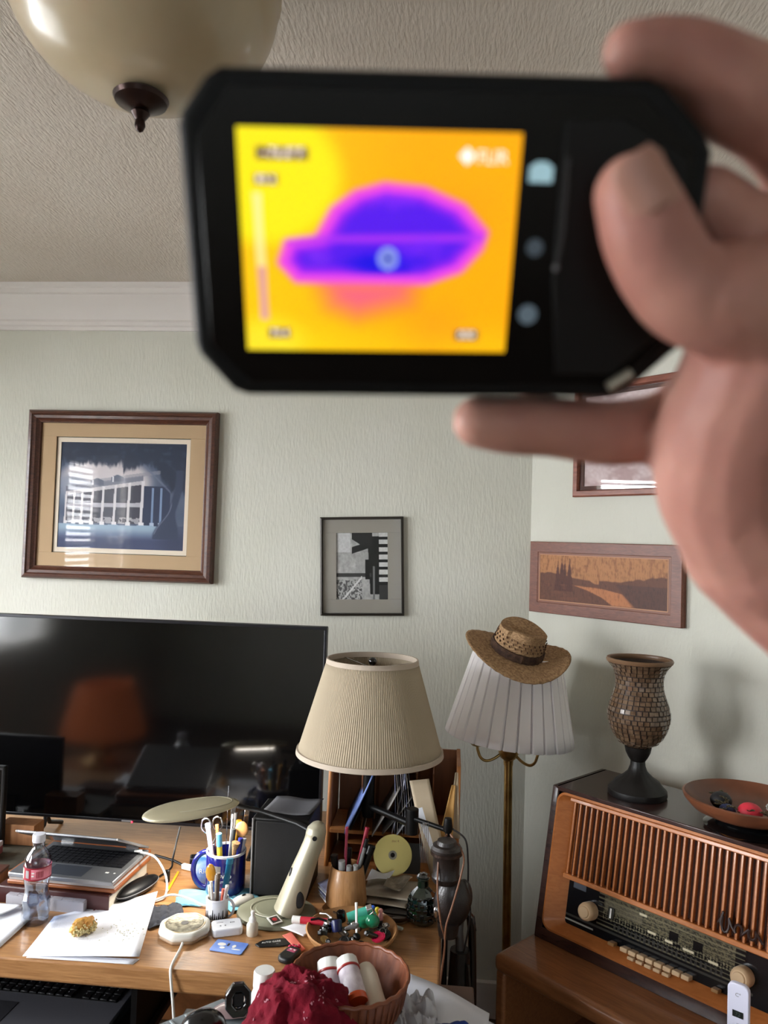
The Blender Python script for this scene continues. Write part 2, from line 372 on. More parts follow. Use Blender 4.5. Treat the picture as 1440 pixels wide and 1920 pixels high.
def inlay(U, V):
    n = vnoise(U*4, V*.4, 24, 4); n1 = vnoise(U, V, 14, 6); c = mix(full(U, (172, 118, 76)), RGB(138, 90, 58), sm(n, .5, .8)*.9)
    hill = .52-.08*np.sin(U*7+1)*(U < .5)-.10*vnoise(U, V*0, 12, 3)-.2*sm(U, .55, 1)*.6
    c = mix(c, RGB(92, 56, 44), sm(V-hill, 0, .03)*.9)
    for u, h in ((.155, .12), (.19, .02), (.215, .10), (.255, .04)): c = mix(c, RGB(84, 48, 38), sm(.003+.05*(V-h)-np.abs(U-u)+.012*(n1-.5), 0, .008)*(V > h)*(V < .78))
    c = mix(c, RGB(110, 66, 50), (V > .62)*sm(n1, .5, .7)*.7)
    riv = psdf(U, V, [(.28, .63), (.52, .66), (.68, .74), (.78, 1), (.60, 1), (.52, .85), (.40, .72)])
    c = mix(c, RGB(176, 112, 72), sm(-riv, -.005, .01))
    c = mix(c, RGB(78, 50, 44), (V > .55)*sm(U-.62-.3*(V-.6), 0, .04)*.7)
    return mix(c, c*.8, sm(vnoise(U*6, V*.5, 30, 12), .5, .9))
dgn = Vector((-1, -1, 0)).normalized()
def on_diag(t, z): return (.267+t*math.cos(PI/4), 2.7-t*math.sin(PI/4), z)
p = thing('marquetry_picture', 'long carved wood inlay picture of trees and river on the right wall', 'picture', on_diag(.296, 1.495), -PI/4)
INL = mat('mahogany panel', (104, 60, 46), .42, col2=(124, 74, 56), scale=16, stretch=(2, 10, 10), wave=True)
frame_ring('frame_rail', .556, .238, [(0, 0), (0, .022), (.002, .024), (.034, .024), (.036, .022), (.036, .006)], INL, p)
flat_ring(MB(), .49, .17, .47, .153, -.0225, -.019).build('inlay_border', mat('mid mahogany', (122, 74, 54), .45), p)
flat_ring(MB(), .472, .155, .466, .149, -.0232, -.019).build('inlay_line', mat('pale inlay line', (176, 124, 88), .5), p)
print_sheet('inlay_panel', .466, .149, inlay, 200, 70, p, (0, -.0222, 0), rough=.5)
MB().box((0, -.008, 0), (.49, .016, .17)).build('backing', mat('dark backing', (30, 20, 16), .8), p)
p = thing('framed_certificate', 'upper red-brown framed picture with blinds reflected, on the right wall behind the hand', 'picture', on_diag(.384, 1.942), -PI/4)
frame_ring('frame_rail', .40, .36, [(0, 0), (0, .018), (.004, .022), (.018, .022), (.022, .014), (.022, .006)], mat('cherry frame', (120, 66, 50), .35, col2=(142, 82, 62), scale=12, stretch=(2, 10, 10)), p)
flat_ring(MB(), .37, .33, .33, .29, -.007, -.004).build('mat_board', mat('plum mat board', (84, 52, 50), .8), p)
def certif(U, V):
    n = vnoise(U*2, V*2, 20, 3); c = mix(full(U, (212, 186, 186)), RGB(236, 220, 220), n)
    return mix(c, RGB(176, 140, 140), sm(vnoise(U, V, 7, 8), .5, .7)*.6)
print_sheet('print', .33, .29, certif, 60, 80, p, (0, -.0035, 0)); MB().box((0, -.0095, 0), (.37, .0015, .33)).build('glass', clear_glass('picture glass strong', gloss=1), p)
MB().box((0, -.001, 0), (.375, .0016, .335)).build('backing', BLACKP, p)

# ================================================================ CEILING LIGHT
p = thing('ceiling_light', 'alabaster glass bowl ceiling light with dark bronze finial', 'ceiling light', (-.464, 1.045, CH)); p.scale = (.955, .955, 1)
BOWLG = mat('alabaster glass', (178, 162, 134), .3, col2=(166, 149, 120), scale=5, coat=.3, sss=.1)
pr = [(.006, -.262)]+[(.200*math.sin(t), -.262+.155*(1-math.cos(t))) for t in [PI/2*i/18 for i in range(2, 19)]]+[(.204, -.10), (.198, -.098)]+[(.192*math.sin(t), -.255+.15*(1-math.cos(t))) for t in [PI/2*i/12 for i in range(11, 0, -1)]]
MB().lathe(pr, 64, caps=False).build('bowl', BOWLG, p)
BRZ = mat('dark bronze', (46, 30, 26), .3, .7)
MB().lathe([(.0, -.285), (.012, -.284), (.026, -.277), (.038, -.272), (.041, -.266), (.036, -.262), (.01, -.262)], 32).build('finial_plate', BRZ, p)
MB().lathe([(.0, -.316), (.005, -.313), (.008, -.306), (.007, -.298), (.010, -.294), (.014, -.288), (.012, -.284), (0, -.283)], 20).build('finial', BRZ, p)
MB().lathe([(0, -.02), (.075, -.018), (.08, -.006), (.08, 0), (0, 0)], 32).build('canopy', BRZ, p)
st = MB()
for k in range(3):
    a = 2*PI*k/3+.4; st.tube([(.03*math.cos(a), .03*math.sin(a), -.015), (.10*math.cos(a), .10*math.sin(a), -.07), (.196*math.cos(a), .196*math.sin(a), -.098)], .005)
st.build('bowl_arms', BRZ, p); MB().tube([(0, 0, -.015), (0, 0, -.262)], .006).build('stem', BRZ, p)

# ================================================================ HANDHELD THERMAL CAMERA (held in the hand, close to the lens)
EX = Vector((.990, .137, .032)).normalized(); EY = Vector((.033, -.447, .894)); EY = (EY-EX*EY.dot(EX)).normalized(); EZ = EX.cross(EY)
DM = Matrix((EX, EY, EZ)).transposed().to_4x4(); DM.translation = Vector((-.0213, .1955, 1.6762))
dev = thing('thermal_camera', 'black handheld thermal camera with a glowing orange and purple screen, held in the hand', 'thermal camera', mtx=DM)
RUB = mat('black rubber', (9, 9, 9), .55, spec=.25)
def mm(pts): return [(x/1000, y/1000) for x, y in pts]
outline = mm([(-49.5, 27), (-48.6, 30), (-42, 38), (-38.5, 40), (66, 40), (70, 38.5), (82, 28), (84.5, 24), (86, -22), (84.5, -26), (72, -38.5), (68, -40.5), (-36, -40.5), (-40, -39), (-48.6, -29), (-49.5, -26)])
MB().prism(outline, -.023, -.001).build('body', RUB, dev, bevel=.0022, seg=3)
MB().prism(mm([(-45, 25), (-37, 36), (64, 36), (80, 24), (81, -22), (68, -36.5), (-34, -36.5), (-45, -26)]), -.0012, -.0004).build('front_bezel', mat('black screen glass', (6, 4, 4), .25, spec=.3), dev, bevel=.0003)
MB().prism(mm([(45.5, 30), (60, 31), (78, 22), (79, -20), (66, -33), (50, -33), (46.5, -8)]), -.0005, .0006).build('grip_panel', mat('grip rubber', (12, 11, 10), .5, spec=.3), dev, bevel=.0004)
def thermal(U, V):
    c = mix(full(U, (255, 172, 0)), RGB(255, 205, 10), sm(1-U, .3, 1)*.8+sm(V, .8, 1)*.5)
    c = mix(c, RGB(255, 150, 20), sm(.25-np.hypot(U-.8, V-.35), 0, .3)*.4+sm(.2-np.hypot(U-.72, V-.88), 0, .2)*.4)
    c = mix(c, RGB(255, 236, 20), sm(.33-np.hypot(U-.08, (V-.2)*.95), 0, .10)*.95); c = mix(c, RGB(255, 226, 40), sm(.2-np.hypot(U-.08, V-.98), 0, .14))
    leg = psdf(U, V, [(.24, .62), (.68, .62), (.64, .78), (.42, .86), (.30, .80)]); c = mix(c, RGB(240, 96, 130), sm(-leg, -.06, .12)*.95)
    dome = psdf(U, V, [(.28, .47), (.34, .34), (.42, .27), (.52, .235), (.66, .25), (.80, .32), (.885, .43), (.87, .50), (.8, .60), (.68, .655), (.20, .655), (.145, .58), (.17, .49)])
    c = mix(c, RGB(232, 70, 225), sm(-dome, -.035, -.002)); c = mix(c, RGB(150, 30, 236), sm(-dome, .008, .04)); c = mix(c, RGB(84, 20, 232), sm(-dome, .03, .075))
    c = mix(c, RGB(178, 50, 236), (sm(.028-np.abs(V-.465+.03*(U-.5)), 0, .02)*(dome < .01))*.8); c = mix(c, RGB(24, 8, 224), sm(.16-np.hypot((U-.52)*.8, (V-.58)*2), 0, .12)*(dome < -.02))
    c = mix(c, RGB(120, 40, 236), sm(.07-np.hypot(U-.28, (V-.56)*1.4), 0, .05)*.6); n = vnoise(U, V, 10, 4); c = mix(c, RGB(130, 40, 245), (dome < -.03)*sm(n, .55, .8)*.5)
    c = mix(c, RGB(255, 240, 190), sm(.018-np.abs(U-.055-.02*V), 0, .006)*(V > .27)*(V < .60)*.75); c = mix(c, RGB(215, 150, 190), sm(.018-np.abs(U-.055-.02*V), 0, .006)*(V >= .60)*(V < .85)*.8)
    r = np.hypot((U-.535)*1.33, V-.555); c = mix(c, RGB(110, 125, 220), sm(.052-r, 0, .012)); c = mix(c, RGB(150, 165, 235), sm(.01-np.abs(r-.044), 0, .006)); c = mix(c, RGB(10, 8, 90), sm(.014-r, 0, .006))
    return c
sc_w, sc_h = .0702, .0542
s = print_sheet('screen', sc_w, sc_h, thermal, 150, 116, dev, (0, 0, .0002), (-PI/2, 0, 0), emis=.36, rough=.4)
s['label'] = 'glowing orange screen with a violet cold patch'
TXT = mat('screen text white', (250, 235, 225), .5, emis=.36); TBOX = mat('screen text box', (112, 88, 44), .5, emis=.25)
def sxy(u, v): return ((u-.5)*sc_w, (.5-v)*sc_h)
for (u, v, w_, h_, body, sz) in ((.155, .105, .185, .055, '~76.8\u00b0F', .0034), (.095, .215, .085, .045, '80.2', .0028), (.125, .915, .085, .05, '70.4', .0028), (.845, .915, .095, .055, '000', .0032)):
    x, y = sxy(u, v); MB().box((x, y, .0004), (w_*sc_w, h_*sc_h, .0001)).build('readout_box', TBOX, dev)
    text('readout', body, sz, TXT, dev, (x, y, .0006), ext=.00003)
x, y = sxy(.865, .105); text('screen_logo', '\u25c6FLIR', .0044, TXT, dev, (x, y, .0005), ext=.00005)
ICN = mat('backlit key icon', (150, 185, 195), .5, emis=.25); ICD = mat('dim key icon', (62, 72, 80), .5, emis=.2)
MB().prism([(-.003, -.0022), (.003, -.0022), (.003, .0014), (.0012, .0026), (-.0012, .0026), (-.003, .0014)], 0, .0002).build('camera_key', ICN, dev, loc=(.0407, .0182, -.0004))
MB().lathe([(0, 0), (.0022, 0), (.0022, .0002), (0, .0002)], 20).build('gallery_key', ICD, dev, loc=(.0409, .0003, -.0004))
MB().lathe([(0, 0), (.0026, 0), (.0026, .0002), (0, .0002)], 20).build('power_key', mat('power key icon', (84, 98, 108), .5, emis=.2), dev, loc=(.0407, -.0169, -.0004))
MB().tube([(.047, .022, .0004), (.0478, .004, .0004), (.047, -.004, .0004)], .0005).build('grip_seam', mat('seam grey', (34, 33, 33), .5), dev)
MB().ball((.0468, -.0046, .0006), .0008).build('microphone', GREYP, dev)
MB().tube([(.0655, -.0368, .0006), (.0715, -.0325, .0006)], .0016).build('lanyard_bar', mat('lanyard pin', (150, 144, 128), .35, .6), dev)
MB().lathe([(0, -.003), (.014, -.003), (.016, 0), (.016, .001), (0, .001)], 32).build('lens_housing', BLACKP, dev, loc=(-.02, .012, -.0238))

# ---------------------------------------------------------------- the hand
def hand_mesh():
    mb = MB()
    def chain(pts, tip0=True, tip1=True):
        P = [Vector(p[:3])/1000 for p in pts]; R = [p[3]/1000 for p in pts]; out = []; rr = []
        for i in range(len(P)-1):
            n = max(3, int((P[i+1]-P[i]).length/.0025))
            for k in range(n):
                t = k/n
                t3 = t; a = P[max(i-1, 0)]; b = P[i]; c = P[i+1]; d = P[min(i+2, len(P)-1)]
                q = .5*((2*b)+(c-a)*t3+(2*a-5*b+4*c-d)*t3*t3+(3*b-a-3*c+d)*t3**3); out.append(q); rr.append(R[i]*(1-t)+R[i+1]*t)
        out.append(P[-1]); rr.append(R[-1]); mb.tube(out, rr, n=16)
        mb.ball(P[0], R[0], 20); mb.ball(P[-1], R[-1], 20)
    # x, y, z, radius in mm in the camera body's own frame
    chain([(61, 14, 12, 9.8), (65, 6, 13.5, 11.5), (71, -3, 14.5, 12), (79, -9, 15.5, 13), (92, -11, 14, 15.5), (107, -17, 7, 19)])                  # thumb
    chain([(63, 46.2, -11, 7.4), (72, 46.8, -12, 8.2), (82, 44.5, -13, 9.8), (92.5, 39, -15, 13), (106, 33.5, -17, 13), (116, 26, -19, 12.5), (128, 15, -22, 13.5), (138, 2, -24, 15), (142, -12, -26, 17)])  # index finger
    chain([(31.5, -51.3, -12.5, 8), (42, -52.6, -13, 9), (54, -53.2, -14, 9.4), (64, -54.6, -15, 9.9), (78, -56, -17, 10.6), (96, -54.5, -24, 11), (112, -44, -32, 11.8), (130, -20, -33, 13)])   # middle finger
    chain([(52, -55.5, -31, 8.2), (64, -58.5, -31.5, 9), (78, -61, -33, 9.4), (98, -62, -39, 10), (116, -52, -44, 11), (134, -34, -42, 12.5)])               # ring finger
    chain([(74, -62.5, -49, 7.4), (86, -66, -50, 8.4), (103, -68, -53, 9), (122, -62, -54, 10.6), (138, -50, -48, 12.5)])                                             # little finger
    chain([(107, -17, 7, 19), (103, -35, 6, 20), (104, -51, 2, 22), (112, -67, -4, 25), (128, -86, -8, 28)])                                                     # thenar and heel
    chain([(131, -2, -28, 14), (134, -22, -22, 17), (138, -50, -20, 22), (142, -80, -14, 26)])                                                                    # back of the palm
    chain([(106, -12, 2, 14), (112, -2, -12, 12), (120, 6, -24, 12)])
    chain([(91, 12.5, -14, 9), (106, 3.5, -15, 10.5), (125, -5, -20, 12)])  # web of the thumb
    chain([(134, -34, -42, 12.5), (138, -56, -38, 18), (142, -80, -22, 23)])
    chain([(122, -40, -6, 21), (124, -62, -14, 26), (134, -88, -12, 29)])
    chain([(130, -88, -10, 29), (156, -112, -8, 28), (194, -142, -2, 30), (250, -186, 8, 36), (300, -226, 18, 40)])                                               # wrist and forearm
    return mb
SKIN = mat('skin', (188, 140, 124), .5, col2=(172, 120, 108), scale=28, sss=.25, bump=.0006, bscale=220, spec=.35)
per = thing('person', 'right hand gripping the black thermal camera, thumb on its front, index finger over the top', 'person', mtx=DM)
h = hand_mesh().build('hand', SKIN, per)
q = h.modifiers.new('r', 'REMESH'); q.mode = 'VOXEL'; q.voxel_size = .0013; q.use_smooth_shade = True
q = h.modifiers.new('s', 'SMOOTH'); q.factor = .6; q.iterations = 9
nl = MB()
nl.surf(lambda u, v: ((u-.5)*.0122*(1-.25*(v > .8)*(v-.8)*5*abs(2*u-1)), (v-.5)*.014, .0016*(1-(2*u-1)**2)), 10, 10)
NB = Matrix.Translation((.0600, .0168, .0203)) @ Matrix.Rotation(math.radians(32), 4, 'Z') @ Matrix.Rotation(math.radians(-12), 4, 'X')
o = nl.build('thumb_nail', mat('nail', (176, 130, 114), .4, sss=.1), per, solid=.0006); o.matrix_local = NB

# ================================================================ TELEVISION
tv = thing('television', 'large black flat screen television standing at the back of the desk', 'television', (-.812, 2.08, .75))
TW, TH, TZ = .955, .556, .055
MB().box((0, .012, TZ+TH/2), (TW, .024, TH)).build('housing', BLACKP, tv, bevel=.003)
MB().box((0, .040, TZ+.22), (TW*.6, .035, .30)).build('rear_housing', BLACKP, tv, bevel=.012)
flat_ring(MB(), TW, TH, TW-.014, TH-.016, -.004, .001, cz=TZ+TH/2).build('bezel', mat('dark grey bezel', (38, 38, 42), .3, .5), tv, bevel=.001)
MB().box((0, -.0008, TZ+TH/2), (TW-.013, .0016, TH-.015)).build('screen', mat('switched-off screen', (5, 5, 6), .1, spec=.5, coat=.5), tv)
for sx in (-.3, .3):
    MB().tube([(sx, -.07, .004), (sx, .0, .03), (sx, .012, .06)], .006).tube([(sx, .10, .004), (sx, .03, .03), (sx, .012, .06)], .006).build('foot', BLACKP, tv)
MB().box((-.06, -.0045, TZ+.004), (.03, .002, .004)).build('status_panel', GREYP, tv)
MB().ball((-.045, -.006, TZ+.002), .0022).build('standby_light', mat('red led', (255, 30, 50), .5, emis=3), tv)

m_ = thing('monitor', 'black monitor edge at the far left beside the television', 'monitor', (-1.29, 1.93, .75))
MB().box((0, .0, .13), (.30, .02, .21)).build('housing', BLACKP, m_, bevel=.004); MB().box((0, -.0105, .132), (.284, .001, .19)).build('screen', BLACKG, m_)
MB().box((0, .02, .03), (.04, .015, .06)).build('neck', BLACKP, m_); MB().box((0, .01, .004), (.16, .11, .008)).build('base', BLACKP, m_, bevel=.002)

# ================================================================ DESK
dk = thing('desk', 'wide oak desk crowded with papers, mugs and electronics', 'desk', (0, 0, 0))
DX0, DX1, DY0, DY1 = -1.62, -.002, 1.492, 2.42
MB().box(((DX0+DX1)/2, (DY0+DY1)/2, .728), (DX1-DX0, DY1-DY0, .044)).build('desk_top', OAK, dk, bevel=.006, seg=3)
for x in (DX0+.02, DX1-.03): MB().box((x, 1.97, .353), (.025, .84, .706)).build('side_panel', OAKD, dk, bevel=.002)
MB().box((-.82, 2.38, .4), (1.55, .02, .6)).build('back_panel', OAKD, dk)
Z = .75

# ================================================================ SWING-ARM FLOOR LAMP WITH CREAM SHADE
def shade_mesh(rt, rb, h_, n, amp, mb=None, sharp=True):
    mb = mb or MB(); vs = []; fs = []; seg = n*4; rows = 8
    for j in range(rows+1):
        t = j/rows
        for i in range(seg):
            a = 2*PI*i/seg; ph = (i % 4)/4; wv = (1 if ph < .5 else -1)*.5 if sharp else math.cos(2*PI*ph)*.5
            r = rb+(rt-rb)*t+amp*wv*(1-.35*t); vs.append((r*math.cos(a), r*math.sin(a), h_*t))
    for j in range(rows):
        for i in range(seg): fs.append((j*seg+i, j*seg+(i+1) % seg, (j+1)*seg+(i+1) % seg, (j+1)*seg+i))
    return mb.add(vs, fs)
SHC = mat('cream pleated fabric', (172, 158, 136), .85, spec=.2); SHT = mat('cream trim tape', (188, 174, 158), .8, spec=.2)
sl = thing('swing_arm_floor_lamp', 'black swing-arm floor lamp with a cream pleated shade above the desk', 'floor lamp', (.006, 1.752, 0))
px_, py_ = -.207, .262                                    # shade centre relative to the pole
MB().lathe([(0, 0), (.13, 0), (.135, .012), (.12, .022), (.02, .03), (.0, .03)], 40).build('base', BLACKM, sl)
MB().tube([(0, 0, .03), (0, 0, .965)], .0062, n=14).build('pole', BLACKM, sl)
MB().lathe([(0, .955), (.009, .955), (.011, .965), (.008, .985), (0, .987)], 16).build('pole_cap', BLACKM, sl)
a_ = MB().tube([(0, 0, .958), (-.085, .105, .943)], .0055); a_.tube([(-.085, .105, .928), (px_, py_, .912)], .0085); a_.build('swing_arm', BLACKM, sl)
MB().lathe([(0, -.030), (.015, -.030), (.015, .030), (0, .030)], 16).build('joint', BLACKM, sl, loc=(-.085, .105, .936), bevel=.002)
MB().lathe([(0, .885), (.014, .885), (.017, .9), (.015, .94), (.013, 1.05), (.017, 1.06), (.017, 1.10), (0, 1.10)], 20).build('stem', BLACKM, sl, loc=(px_, py_, 0))
lampz = 1.052
def put(o, loc, rot=(0, 0, 0)): o.location = loc; o.rotation_euler = rot; return o
put(shade_mesh(.118, .187, .236, 190, .0015, sharp=False).build('shade', SHC, sl, solid=.0012, smooth=True), (px_, py_, lampz))
for r, z, hh in ((.1195, .226, .014), (.190, -.006, .014)):
    tr = MB(); tr.lathe([(r-.003, z), (r+.0022, z+.002), (r+.0005, z+hh), (r-.004, z+hh), (r-.003, z)], 96, caps=False)
    put(tr.build('shade_trim', SHT, sl), (px_, py_, lampz))
hp = MB()
for k in range(3):
    a = 2*PI*k/3+.3; hp.tube([(0, 0, .215), (.115*math.cos(a), .115*math.sin(a), .228)], .0014, n=6)
hp.tube([(0, 0, .07), (.045, 0, .1), (.052, 0, .16), (.0, 0, .215)], .0014, n=6).tube([(0, 0, .07), (-.045, 0, .1), (-.052, 0, .16), (.0, 0, .215)], .0014, n=6)
put(hp.build('harp', CHROME, sl), (px_, py_, lampz)); put(MB().ball((0, 0, 0), .011).build('finial', BLACKG, sl), (px_, py_, lampz+.232))
put(MB().ball((0, 0, 0), .028, sc_=(1, 1, 1.25)).build('bulb', mat('white bulb', (235, 232, 222), .3), sl), (px_, py_, lampz+.12))

# ================================================================ BRASS FLOOR LAMP WITH WHITE PLEATED SHADE, HAT
FB = (.183, 2.36)
fl = thing('brass_floor_lamp', 'brass floor lamp with a white box-pleated shade in the room corner', 'floor lamp', (FB[0], FB[1], 0))
MB().lathe([(0, 0), (.14, 0), (.145, .01), (.13, .022), (.06, .035), (.025, .06), (.012, .08), (0, .08)], 40).build('base', BRASS, fl)
MB().tube([(.012, 0, .07), (0, 0, .96)], .0125, n=18).build('pole', BRASS, fl)
MB().lathe([(0, .94), (.014, .94), (.015, .955), (.024, .962), (.030, .975), (.032, .995), (.026, 1.003), (.02, 1.01), (.02, 1.05), (0, 1.05)], 28).build('socket_cup', BRASS, fl)
for k, a in enumerate((3.3, -.55, 1.4)):
    c, s_ = math.cos(a), math.sin(a)
    ar = MB().tube(cr([(r*c, r*s_, z) for r, z in ((.02, .975), (.045, .958), (.068, .952), (.085, .962), (.094, .985), (.095, .998))]), .0042)
    ar.lathe([(0, 0), (.016, .001), (.021, .006), (.016, .007), (.008, .008), (.008, .02), (0, .02)], 18, Matrix.Translation((.095*c, .095*s_, .996)))
    ar.build('arm', BRASS, fl)
def box_pleat(rt, rb, h_, n):
    mb = MB(); vs = []; fs = []; rows = 6; pat = [(0, .0035), (.42, .0035), (.5, -.003), (.58, .0035), (.99, .0035)]
    prof_ = [(0, 1), (.12, 1), (.8, 1), (.88, .2), (.92, -1), (.97, -1)]
    seg = n*len(prof_)
    for j in range(rows+1):
        t = j/rows
        for i in range(n):
            for ph, am in prof_:
                a = 2*PI*(i+ph)/n; r = rb+(rt-rb)*t+.0060*am*(1-.3*t)+.0012*math.sin(i*2.3); vs.append((r*math.cos(a), r*math.sin(a), h_*t))
    for j in range(rows):
        for i in range(seg): fs.append((j*seg+i, j*seg+(i+1) % seg, (j+1)*seg+(i+1) % seg, (j+1)*seg+i))
    return mb.add(vs, fs)
TILT = (math.radians(-1), math.radians(4.5), 0)
SHW = mat('white shade fabric', (247, 242, 242), .85, spec=.2)
put(box_pleat(.126, .186, .250, 29).build('shade', SHW, fl, solid=.001), (0, 0, 1.024), TILT)
hp = MB().lathe([(.126, .249), (.128, .249), (.128, .252), (.126, .252), (.126, .249)], 48, caps=False).tube([(-.127, 0, .249), (.127, 0, .249)], .0015).tube([(0, -.127, .249), (0, .127, .249)], .0015).tube([(0, 0, .03), (0, 0, .249)], .003)
put(hp.build('shade_ring', BRASS, fl), (0, 0, 1.024), TILT)

STRAW = mat('straw weave', (176, 142, 104), .8, col2=(134, 102, 70), scale=140, stretch=(1, 1, 2), bump=.0025)
hat = thing('straw_hat', 'brown woven straw cowboy hat perched on the white lampshade', 'hat', (.190, 2.262, 1.292), rot=(math.radians(22), math.radians(13), .2))
def brim(u, v):
    a = 2*PI*u; r = .058+(.076)*v; ex_ = 1.0+.10*abs(math.cos(a)); x = r*math.cos(a)*ex_*1.05; y = r*math.sin(a)*.98
    curl = (.034 if math.cos(a) > 0 else .006)*(v**2.2)*abs(math.cos(a))**3-.022*v**1.5*abs(math.sin(a))**2
    return (x, y, curl+.001*math.sin(40*a)*v)
MB().surf(brim, 72, 10).build('brim', STRAW, hat, solid=.0025)
def crownf(u, v):
    a = 2*PI*u; r = .068*(1-.10*v); x = r*math.cos(a)*1.10; y = r*math.sin(a)*.95
    top = .082-.010*math.cos(a)**2
    if v > .72:
        k = (v-.72)/.28; rr = (1-k); x *= rr; y *= rr; z = top-.016*k*(1-.1*k)*(1 if abs(y) < .03 else .6)-.002
        z = top-.020*math.sin(k*PI/2)**1.2+.006*math.sin(k*PI)
    else: z = top*(v/.72)
    dent = math.exp(-((a-PI*1.25) % (2*PI)-PI*.0)**2*3)+math.exp(-((a-PI*1.75))**2*3); f_ = 1-.14*dent*min(1, v*1.3)*(1 if v > .35 else v/.35)
    return (x*f_, y*f_, z)
MB().surf(crownf, 56, 24).build('crown', STRAW, hat, solid=.002)
HB = mat('dark brown hat band', (46, 30, 24), .9, col2=(80, 56, 40), scale=90, bump=.003)
MB().lathe([(.0705, 0.001), (.0725, .012), (.0705, .025), (.0665, .025), (.0665, .001), (.0705, .001)], 64, Matrix.Scale(1.1, 4, (1, 0, 0)), caps=False, wob=lambda a, z: 1+.02*math.sin(a*23)).build('hat_band', HB, hat)
vh = MB()
for r_ in range(3):
    for k in range(26):
        a = 2*PI*(k+.5*(r_ % 2))/26; z = .036+.010*r_; r = .0682-.0012*r_; c, s_ = math.cos(a), math.sin(a)
        M_ = Matrix.Translation((r*c*1.10, r*s_*.955, z)) @ Matrix.Rotation(a, 4, 'Z') @ Matrix.Rotation(.5, 4, 'X'); vh.box((0, 0, 0), (.003, .0022, .006), M_)
vh.build('vent_weave', mat('dark straw gap', (70, 44, 28), .9), hat)

# ================================================================ CABINET AND RADIO
CA = math.radians(-42)
cb = thing('sideboard', 'low teak sideboard with rounded edge carrying the old radio', 'cabinet', (.125, 1.945, 0), CA)
TEAK = mat('teak', (128, 82, 50), .32, col2=(150, 98, 62), scale=8, stretch=(1.5, 12, 12), wave=True, coat=.3)
MB().box((.62, .28, .578), (1.24, .56, .044)).build('top', TEAK, cb, bevel=.016, seg=5)
for x, nm in ((.015, 'side_panel'), (1.225, 'side_panel')): MB().box((x, .28, .29), (.028, .54, .535)).build(nm, TEAK, cb, bevel=.008, seg=3)
MB().box((.62, .54, .30), (1.18, .012, .50)).build('back_panel', OAKD, cb); MB().box((.62, .28, .07), (1.18, .52, .02)).build('bottom_panel', TEAK, cb); MB().box((.62, .30, .31), (1.18, .48, .016)).build('shelf', TEAK, cb)
for x in (.05, 1.19):
    for y in (.05, .51): MB().lathe([(0, 0), (.012, 0), (.016, .06), (0, .06)], 12).build('leg', TEAK, cb, loc=(x, y, 0))
rad = thing('radio', 'vintage tabletop radio with teak front, vertical slat grille and ivory keys', 'radio', (.2336, 2.0427, .6), CA)
RT = math.atan(.07/.37); LF = math.hypot(.07, .37); RW = .64
FM = Matrix.Rotation(-RT, 4, 'X')                       # face frame: x across, y inwards, z up the sloping face
RDK = mat('dark walnut veneer', (50, 32, 30), .25, col2=(64, 42, 36), scale=10, stretch=(2, 10, 10), wave=True, coat=.5)
RTK = mat('orange teak', (166, 98, 48), .32, col2=(180, 110, 58), scale=10, stretch=(3, 3, 10), wave=True, coat=.25)
def prof_side(x0, x1): # side boards follow the sloping front
    mb = MB(); pl = [(0, 0), (.07, .37), (.31, .37), (.31, 0)]; vs = [(x, y, z) for x in (x0, x1) for y, z in pl]
    return mb.add(vs, [(0, 1, 2, 3), (4, 7, 6, 5), (0, 4, 5, 1), (1, 5, 6, 2), (2, 6, 7, 3), (3, 7, 4, 0)])
prof_side(0, .020).build('side_board', RDK, rad, bevel=.003); prof_side(RW-.020, RW).build('side_board', RDK, rad, bevel=.003)
MB().box((RW/2, .19, .364), (RW-.02, .242, .012)).build('top_board', RDK, rad, bevel=.002)
MB().box((RW/2, .157, .010), (RW-.02, .303, .02)).build('base_board', RDK, rad, bevel=.002); MB().box((RW/2, .303, .19), (RW-.026, .006, .34)).build('back_board', OAKD, rad)
def fbuild(mb, *a, **k): o = mb.build(*a, **k); o.matrix_local = FM; return o
fbuild(MB().box((RW/2, .004, .015), (RW-.03, .010, .028)), 'base_front', RDK, rad, bevel=.001)
# lining that slopes inwards from the face to the grille and the dial
def ring(x0, x1, z0, z1, rad_, y):
    return [(x, y, z) for x, z in rrect(x1-x0, z1-z0, rad_, 6, (x0+x1)/2, (z0+z1)/2)]
lo = ring(.019, RW-.019, .028, LF-.010, .026, -.0015); l1 = ring(.024, RW-.024, .033, LF-.016, .022, -.003); li = ring(.064, RW-.064, .052, LF-.022, .008, .034)
n = len(lo); vs = lo+l1+li; fs = [(r_*n+i, r_*n+(i+1) % n, (r_+1)*n+(i+1) % n, (r_+1)*n+i) for r_ in (0, 1) for i in range(n)]
fbuild(MB().add(vs, fs), 'front_lining', RTK, rad)
fbuild(MB().box((RW/2, .036, .262), (RW-.12, .004, .19)), 'grille_cloth', mat('dark grille cloth', (58, 28, 18), .9, col2=(44, 22, 14), scale=200), rad)
fbuild(MB().box((RW/2, .020, .168), (RW-.118, .032, .012)), 'dial_rail', RTK, rad, bevel=.002); fbuild(MB().box((RW/2, .018, .3535), (RW-.112, .032, .010)), 'top_rail', RTK, rad, bevel=.002)
s0 = None
for k in range(32):
    x = .0665+.0163*k
    if s0 is None:
        mb = MB().box((0, .017, .260), (.0056, .012, .178)); s0 = fbuild(mb, 'slat', RTK, rad, bevel=.0012, seg=1); o = s0
    else: o = s0.copy(); COL.objects.link(o); o.parent = rad
    o.matrix_local = FM @ Matrix.Translation((x, 0, 0))
fb = MB()
for k in range(31): fb.box((.0665+.0163*(k+.42), .029, .260), (.0034, .006, .178))
fbuild(fb, 'rear_slats', mat('grille brass edge', (150, 96, 66), .45), rad)
